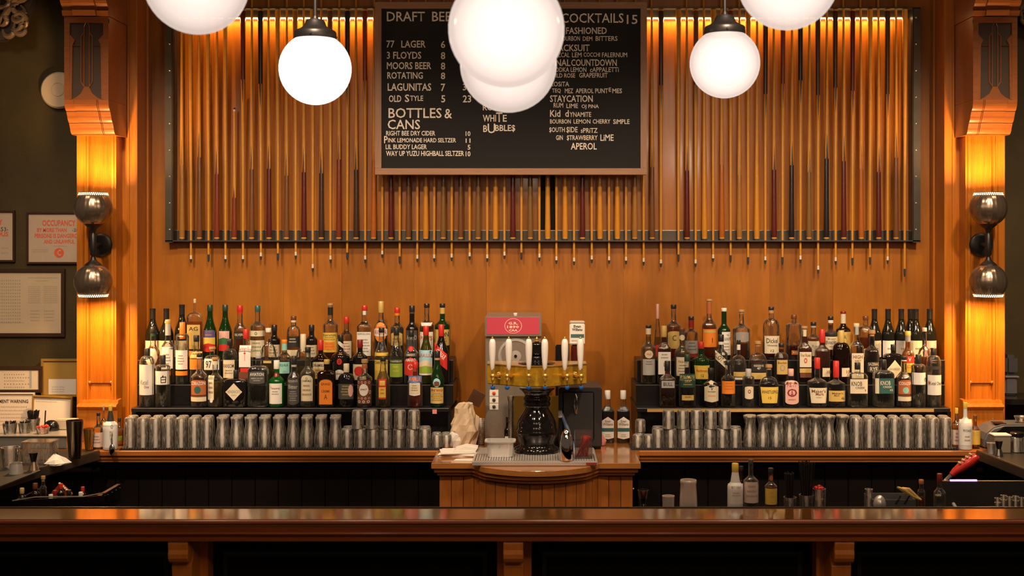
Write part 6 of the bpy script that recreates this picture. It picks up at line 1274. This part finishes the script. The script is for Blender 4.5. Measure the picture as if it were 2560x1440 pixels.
# crate of bottles under the left counter
kt = thing('bottle_crate', 'low black wire crate of small bottles below the left counter', 'crate', (X62(150, 5.25), 5.25, 0.86)); s1 = S(1, 5.25)
yz = lambda y, d=5.25: CZ-(y-VY)*d/F
kt.location.z = yz(1290)
h1 = yz(1240)-yz(1290)
MB().prism([(-112*s1, 0), (95*s1, 0), (112*s1, h1+.012), (108*s1, h1+.014), (92*s1, .006), (-110*s1, .006), (-114*s1, h1-.02), (-118*s1, h1-.02)], 0, .004, 'y').prism([(-112*s1, 0), (95*s1, 0), (112*s1, h1), (-116*s1, h1-.02)], .004, .008, 'y').box(-110*s1, 95*s1, .008, .26, 0, .006).box(90*s1, 100*s1, .008, .26, 0, h1).box(-116*s1, -110*s1, .008, .26, 0, h1-.02).build('tray', BLACKG, kt)
for i in range(5): MB().tube([(100*s1+i*.0005, .0+.05*i, h1*.2), (110*s1, .05*i, h1*.95)], .003, 6).build('wire', BLACKG, kt)
MB().tube([(-118*s1, -.004, h1-.02), (-60*s1, -.004, h1-.004), (60*s1, -.004, h1-.002), (112*s1, -.004, h1+.014)], .003, 6).build('rim_wire', STEELB, kt, smooth=True)
for i, (px, top, cl, cc, w_, ds) in enumerate(((55, 1220, 'brown', 'gold', 20, 'gold-capped'), (88, 1208, 'brown', 'brown', 22, 'brown-capped'), (108, 1190, 'clear', 'cork', 17, 'cork-topped'), (127, 1236, 'brown', W, 20, 'white-capped'), (137, 1226, 'black', 'dred', 20, 'dull red-capped'),
      (152, 1209, 'black', 'red', 18, 'red-capped'), (172, 1225, 'black', K, 22, 'black-capped'), (202, 1230, 'brown', W, 20, 'white-topped'), (207, 1217, 'black', 'red', 16, 'bright red-capped'))):
    bottle(px, top, w_, None, 'std', cl, None, (cc, 12), [], f'small {ds} bottle in the crate below the left counter, {ordw(i)} from the left', base=(5.33+.05*(i % 3), yz(1290)+.012), group='small bottles in the crate under the left counter')
rb = thing('red_carton', 'red patterned carton tipped among the crate bottles', 'carton', (X62(152, 5.45), 5.45, yz(1235, 5.45)), rz=0); rb.rotation_euler = (0, 0.75, 0); s1 = S(1, 5.45)
MB().box(-20*s1, 20*s1, 0, .03, -16*s1, 16*s1).build('carton', mat('red_card', (0.42, 0.05, 0.02), 0.35, noise=0.3, nscale=25), rb, bevel=.003)
for i in range(7): MB().sphere((-20*s1+i*6*s1, .0, 17*s1), 3*s1, 8, 6).build('pale_bead', PAPER, rb, smooth=True)
# ------------------------------------------------------------------ right side
bottle(2391, 1020, 27, None, 'std', 'clear', 'pale', ('yellow', 12), [('r', 1075, 1112, 1, 'blush', lines(1082, 1108, 3, .6, 'dred'))], 'bitters bottle with yellow cap and pinkish label next to the last pint glass', base=(6.40, HC), group='bitters bottles at the right counter end', neck=.008)
bottle(2413, 1006, 33, None, 'std', 'frost', None, ('yellow', 14), [('r', 1050, 1114, 1, W, [('PEYCHAUD', 1074, 1080, .6, 'ink')]+lines(1090, 1108, 2, .5, 'brown'))], 'large paper-wrapped bitters bottle with yellow cap at the right counter end', base=(6.33, HC), group='bitters bottles at the right counter end', neck=.010)
bottle(2438, 1038, 24, None, 'std', 'clear', 'orange', ('brown', 7), [('r', 1076, 1112, .98, 'yellow', [('o o o', 1080, 1090, .7, 'gold')])], 'small yellow-labelled bottle at the right counter end', base=(6.38, HC), group='bitters bottles at the right counter end', neck=.009, lv=.8)
dsp = thing('soap_dispenser', 'grey plastic wall dispenser with clear top right of the right pilaster', 'dispenser', (X62(2517, 7.0), 6.93, CZ-(986-VY)*6.95/F)); s1 = S(1, 6.95)
MB().box(-15*s1, 15*s1, 0, .11, 0, 48*s1).build('lower_case', mat('grey_plastic', (0.16, 0.15, 0.15), 0.4), dsp, bevel=.008)
MB().box(-17*s1, 17*s1, -.01, .11, 48*s1, 100*s1).build('clear_cover', mat('dark_clear', (0.09, 0.085, 0.085), 0.12, coat=.6), dsp, bevel=.02, segs=4)
MB().box(-17*s1, 17*s1, -.012, .11, 44*s1, 47*s1).build('bright_seam', STEEL, dsp)
lg = MB().box(2.55, 4.1, 6.75, 7.04, CZ-(1012-VY)*6.75/F, CZ-(998-VY)*6.75/F).build('dark_ledge', BLACKG); tag(lg, 'dark wooden ledge on the wall right of the right pilaster', 'ledge')
bk = MB().box(2.56, 4.1, 6.99, 7.045, HC-.02, CZ-(1013-VY)*7.0/F).build('dark_splashback', BLACKP); tag(bk, 'dark splashback behind the terminal on the right', 'panel')
# terminal / printer
pr_, d, p = on(2530, 1112, 'rounded grey receipt printer on the right counter', 'printer', 'receipt_printer'); s1 = S(1, d); pr_.location = (X62(2530, 6.35), 6.35, HC+.001); s1 = S(1, 6.35)
poly = [(-70*s1, 0), (-70*s1, 22*s1), (-62*s1, 38*s1), (-45*s1, 52*s1), (-20*s1, 59*s1), (60*s1, 60*s1), (60*s1, 0)]
MB().prism(poly, 0, .18, 'y').build('housing', mat('printer_grey', (0.11, 0.11, 0.115), 0.3, coat=.2), pr_, bevel=.008, segs=3)
MB().prism([(-40*s1, 40*s1), (-20*s1, 55*s1), (60*s1, 56*s1), (60*s1, 38*s1), (10*s1, 36*s1)], -.004, .01, 'y').build('front_cover', BLACKG, pr_, bevel=.002)
MB().box(-35*s1, -8*s1, .03, .10, 58.5*s1, 60.5*s1).build('paper_slot', BLACKG, pr_)
bx2, d, p = on(2505, 1133, 'squat cardboard and plastic box in front of the receipt printer', 'box', 'ingredient_box'); s1 = S(1, d)
MB().box(-18*s1, 22*s1, 0, .07, 0, 42*s1).build('carton', mat('pale_card', (0.24, 0.19, 0.13), 0.6), bx2, bevel=.003); MB().box(-20*s1, 24*s1, -.003, .073, 42*s1, 46*s1).build('lid', PAPER, bx2, bevel=.002)
jr, d, p = on(2543, 1130, 'clear jar with black lid at the right edge of the counter', 'jar', 'storage_jar'); s1 = S(1, d)
MB().lathe([(15*s1, 0), (17*s1, 2*s1), (17*s1, 38*s1), (14*s1, 40*s1)], n=24, p=4).build('jar_body', GL, jr, smooth=True); MB().lathe([(17.5*s1, 38*s1), (17.5*s1, 48*s1), (15*s1, 50*s1)], n=24).build('lid', BLACKG, jr, smooth=True)
MB().lathe([(14*s1, 2*s1), (14.5*s1, 26*s1)], n=20, p=4).build('contents', mat('pale_grains', (0.35, 0.30, 0.26), 0.8), jr)
t, d, s1 = turned(2497, 1139, [(10, 0), (10.5, 1), (6, 17), (5.5, 19), (6, 21), (9.5, 37), (8.5, 37), (4, 22), (0.3, 21)], 'dark two-ended jigger on the right counter', 'jigger', 'jigger', 'jigger_body', SMK)
MB().lathe([(6.2*s1, 17*s1), (5.8*s1, 19*s1), (6.4*s1, 21*s1), (9.8*s1, 37.2*s1), (8.8*s1, 37.3*s1)], n=28).build('black_half', BLACKG, t, smooth=True)
turned(2478, 1134, cupp(8, 10, 27), 'small steel cup beside the dark jigger on the right counter', 'cup', 'steel_cup', 'cup', STEEL)
t = thing('white_bowl', 'small glass bowl on top of the printer at the right edge', 'bowl', (X62(2552, 6.42), 6.42, HC+S(61, 6.35)+.003)); s1 = S(1, 6.42)
MB().lathe([(8*s1, 0), (12*s1, 4*s1), (17*s1, 14*s1), (16*s1, 14*s1), (10*s1, 4*s1)], n=24).build('bowl', GL, t, smooth=True)
tp = thing('pour_spout', 'thin steel pour spout standing by the right pilaster foot', 'pourer', (X62(2475, 6.5), 6.46, HC+.001)); MB().lathe([(.014, 0), (.014, .05), (.009, .07), (.006, .10), (.009, .105), (.009, .112), (.002, .118), (.002, .14)], n=14).build('spout', STEEL, tp, smooth=True)
# soda gun
sg1 = thing('soda_gun', 'red bar soda gun with buttons on a ribbed hose, right of the well', 'soda gun', (X62(2415, 5.5), 5.5, yz(1165, 5.5))); s1 = S(1, 5.5)
MB().tube([(-36*s1, 0, -22*s1), (-28*s1, 0, -14*s1), (-10*s1, -.004, 0), (10*s1, -.006, 14*s1), (22*s1, -.004, 22*s1), (30*s1, 0, 20*s1)], [.012, .016, .022, .024, .020, .010], 14).build('gun_body', mat('soda_red', (0.60, 0.03, 0.015), 0.25, coat=.4), sg1, smooth=True)
for i in range(8):
    MB().sphere((-18*s1+(i//2)*9*s1, -.018+.016*(i % 2), 9*s1+(i//2)*7*s1), .006, 8, 6).build('button', mat('tan_button', (0.55, 0.40, 0.22), 0.4), sg1, smooth=True)
MB().tube([(-36*s1, 0, -22*s1), (-48*s1, .02, -38*s1), (-58*s1, -.05, -60*s1), (-60*s1, -.20, -86*s1)], [.010, .008, .008, .008], 10).build('hose', STEEL, sg1, smooth=True)
# sink basin behind the bar at the right
sk = thing('bar_sink', 'dark stainless sink backsplash behind the bar on the right', 'sink', (0, 0, 0))
MB().box(X62(2345, 5.35), X62(2640, 5.35), 5.35, 5.37, .5, yz(1203, 5.35)).build('backsplash', mat('sink_steel', (0.05, 0.045, 0.04), 0.4, metal=.6), sk, bevel=.002)
MB().box(X62(2150, 5.3), X62(2640, 5.3), 5.1, 5.35, .5, yz(1290, 5.2)).build('basin_deck', STEELD, sk)
MB().box(X62(2375, 5.345), X62(2442, 5.345), 5.340, 5.348, yz(1203, 5.345), yz(1199, 5.345)).build('violet_light_bar', mat('violet_led', (0.8, 0.6, 1), 0.5, emit=(0.62, 0.42, 0.95), es=1.3), sk)  # glowing strip painting in a violet reflection on the steel
for i in range(9):
    px = 2494+(i % 5)*15; dd = 5.15+.06*(i//5)
    q_ = turned(px, None, cupp(6, 7, 40+(i*7) % 16), f'small clear glass in the right sink, {ordw(i % 5)} from left, {"front" if i < 5 else "rear"} row', 'glass', 'shot_glass', 'glass_wall', GL, z=yz(1290, 5.2)+.001, group='small glasses drying in the right sink', d=dd)
# tub with tongs and peelings
tu = thing('garnish_tub', 'grey plastic tub behind the bar on the right with tongs over it', 'tub', (X62(2240, 5.2), 5.2, yz(1290, 5.2)+.001)); s1 = S(1, 5.2)
g = MB(); g.box(-58*s1, 50*s1, 0, .004, 0, 40*s1); g.box(-58*s1, 50*s1, .136, .14, 0, 40*s1); g.box(-58*s1, -55*s1, .004, .136, 0, 40*s1); g.box(47*s1, 50*s1, .004, .136, 0, 40*s1); g.box(-55*s1, 47*s1, .004, .136, 0, .004)
g.build('tub_walls', mat('grey_tub', (0.10, 0.10, 0.10), 0.35), tu)
MB().box(-60*s1, 52*s1, -.004, .144, 38*s1, 41*s1).build('rim', mat('grey_rim', (0.16, 0.16, 0.16), 0.35), tu, bevel=.002) if False else None
tgs = thing('brass_tongs', 'pair of brass tongs lying over the grey tub', 'tongs', (X62(2262, 5.24), 5.20, yz(1240, 5.2)))
for k in (0, 1): MB().tube([(-26*s1+k*14*s1, .01*k, 22*s1-k*3*s1), (-8*s1+k*12*s1, .01*k, 14*s1), (14*s1+k*10*s1, .01*k, -2*s1), (34*s1, 0, -10*s1)], [.004, .010, .006, .004], 8).build('tong_arm', mat('dull_brass', (0.62, 0.42, 0.14), 0.4, metal=.5), tgs, smooth=True)
for k in (0, 1): MB().tube([(-30*s1+22*k*s1, 0, -20*s1), (-18*s1+22*k*s1, -.004, 2*s1)], .004, 8).build('dark_peeler', BLACKG, tgs, smooth=True)
bottle(2303, 1199, 19, None, 'bord', 'clear', 'amber', ('rust', 9), [], 'small bottle with rust-red top behind the tub, right', base=(5.3, yz(1290, 5.2)), group='pourer bottles behind the bar on the right', neck=.010)
bottle(2349, 1184, 30, None, 'std', 'clear', 'clear', ('dred', 18), [], 'clear bottle with dull red pourer top beside the soda gun hose', base=(5.16, yz(1290, 5.2)+.001), group='pourer bottles behind the bar on the right', neck=.010)
t, d, s1 = turned(2199, None, [(8, 0), (14, 10), (16, 25), (12, 38), (6, 44), (1, 46)], 'small steel scoop bowl left of the grey tub', 'scoop', 'steel_scoop', 'bowl', STEEL, z=yz(1290, 5.1)+.01, d=5.1)
turned(2172, None, cupp(8, 9, 62), 'clear glass left of the steel scoop behind the bar', 'glass', 'tumbler', 'glass_wall', GL, z=yz(1290, 5.1), d=5.14)
# ------------------------------------------------------------------ service ledge items
sd = 5.05
def zy(y, d=sd): return CZ-(y-VY)*d/F
def led(px, top, prof, label, cat, name, part, m, d=sd):
    t = thing(name, label, cat, (X62(px, d), d, ZR+.001)); H = zy(top, d)-ZR; s1 = S(1, d)
    MB().lathe([(r*s1, h*H) for r, h in prof], n=28, cap1=False).build(part, m, t, smooth=True, ang=35); return t, s1, H
t, s1, H = led(1608, 1225, [(14, 0), (14.5, .02), (7, .42), (6, .46), (7, .5), (13.5, 1), (12.5, 1), (5, .52), (.3, .5)], 'black and steel jigger at the left end of the service rail things', 'jigger', 'jigger', 'jigger_body', BLACKG)
MB().lathe([(9.7*s1, .68*H), (13.7*s1, .995*H), (12.7*s1, 1.003*H), (11*s1, .9*H)], n=28).build('steel_rim', SMK, t, smooth=True)
led(1671, 1240, cupp(14, 15, 1)[:1]+[(14, .02), (15, .97), (15.5, 1), (14, 1), (13, .1), (.3, .08)], 'small steel measuring cup between the jigger and the shaker', 'cup', 'measuring_cup', 'cup', mat('bright_tin', (0.85, 0.76, 0.66), 0.3, metal=0.45))
t, s1, H = led(1721, 1200, [(22, 0), (22.5, .02), (21.5, .5), (19.5, .88), (20.5, .93), (20.5, .97), (19.5, 1), (18.5, 1), (18, .9), (20, .1), (.3, .05)], 'upright steel shaker tin on the service rail', 'shaker', 'shaker_tin', 'tin', mat('bright_tin', (0.85, 0.76, 0.66), 0.3, metal=0.45))
bottle(1838, 1158, 39, None, 'std', 'frost', None, ('yellow', 20, W, 26), [('r', 1212, 1262, 1, W, [('BITTERS', 1216, 1222, .6, 'grey')]+lines(1232, 1244, 2, .6, 'grey'))], 'white paper-wrapped bitters bottle with bright yellow cap on the service rail', base=(sd, ZR+.001), group='bitters bottles on the service rail', neck=.013)
bottle(1877, 1148, 38, None, 'bord', 'clear', 'clear', ('dgrey', 9), [('r', 1206, 1258, 1, 'blush', lines(1214, 1250, 3, .7, 'grey'))], 'clear bitters bottle with tall neck and pale label beside the yellow-capped one', base=(sd+.01, ZR+.001), group='bitters bottles on the service rail', neck=.010, lv=.5)
bottle(1853, 1165, 20, None, 'bord', 'brown', None, (K, 10), [], 'dark slim bottle behind the two pale bitters bottles on the service rail', base=(sd+.065, ZR+.001), group='bitters bottles on the service rail', neck=.008)
bottle(1927, 1170, 31, None, 'bord', 'clear', 'amber', (K, 12), [('r', 1222, 1262, 1, 'yellow', lines(1230, 1250, 2, .5, 'gold')), ('o', 1190, 1204, .3, 'rust')], 'bitters bottle with black cap and bright yellow label on the service rail', base=(sd, ZR+.001), group='bitters bottles on the service rail', neck=.010, lv=.6)
straws(1975, sd, 1180, 46, 16, 26, 'glass of short black straws on the service rail', ZR+.001, 1.0)
straws(2016, sd, 1152, 52, 18, 34, 'glass of tall black straws on the service rail', ZR+.001, 1.4)
t, s1, H = led(2048, 1222, [(13, 0), (15, .02), (16, 1), (15, 1), (14, .05), (.3, .04)], 'clear glass of cherries with red top at the right end of the service rail things', 'glass', 'cherry_glass', 'glass_wall', GL)
MB().lathe([(13*s1, .05*H), (14*s1, .6*H)], n=20).build('contents', mat('tan_contents', (0.45, 0.30, 0.12), 0.6), t)
for i in range(7):
    a = i*.9; MB().sphere((9*s1*math.cos(a)*(i > 0), 9*s1*math.sin(a)*(i > 0), H*(1.0)+(i == 0)*.006), 6*s1, 8, 6).build('red_cap', mat('cherry_red', (0.42, 0.008, 0.006), 0.25), t, smooth=True)
hd = thing('wall_hook', 'small bright hook on the right flank of the middle counter', 'hook', (X62(1583, 6.0), 6.0, yz(1222, 6.0))); MB().sphere((0, 0, 0), .006, 10, 8).build('hook_knob', CHROME, hd, smooth=True)
flush_text()
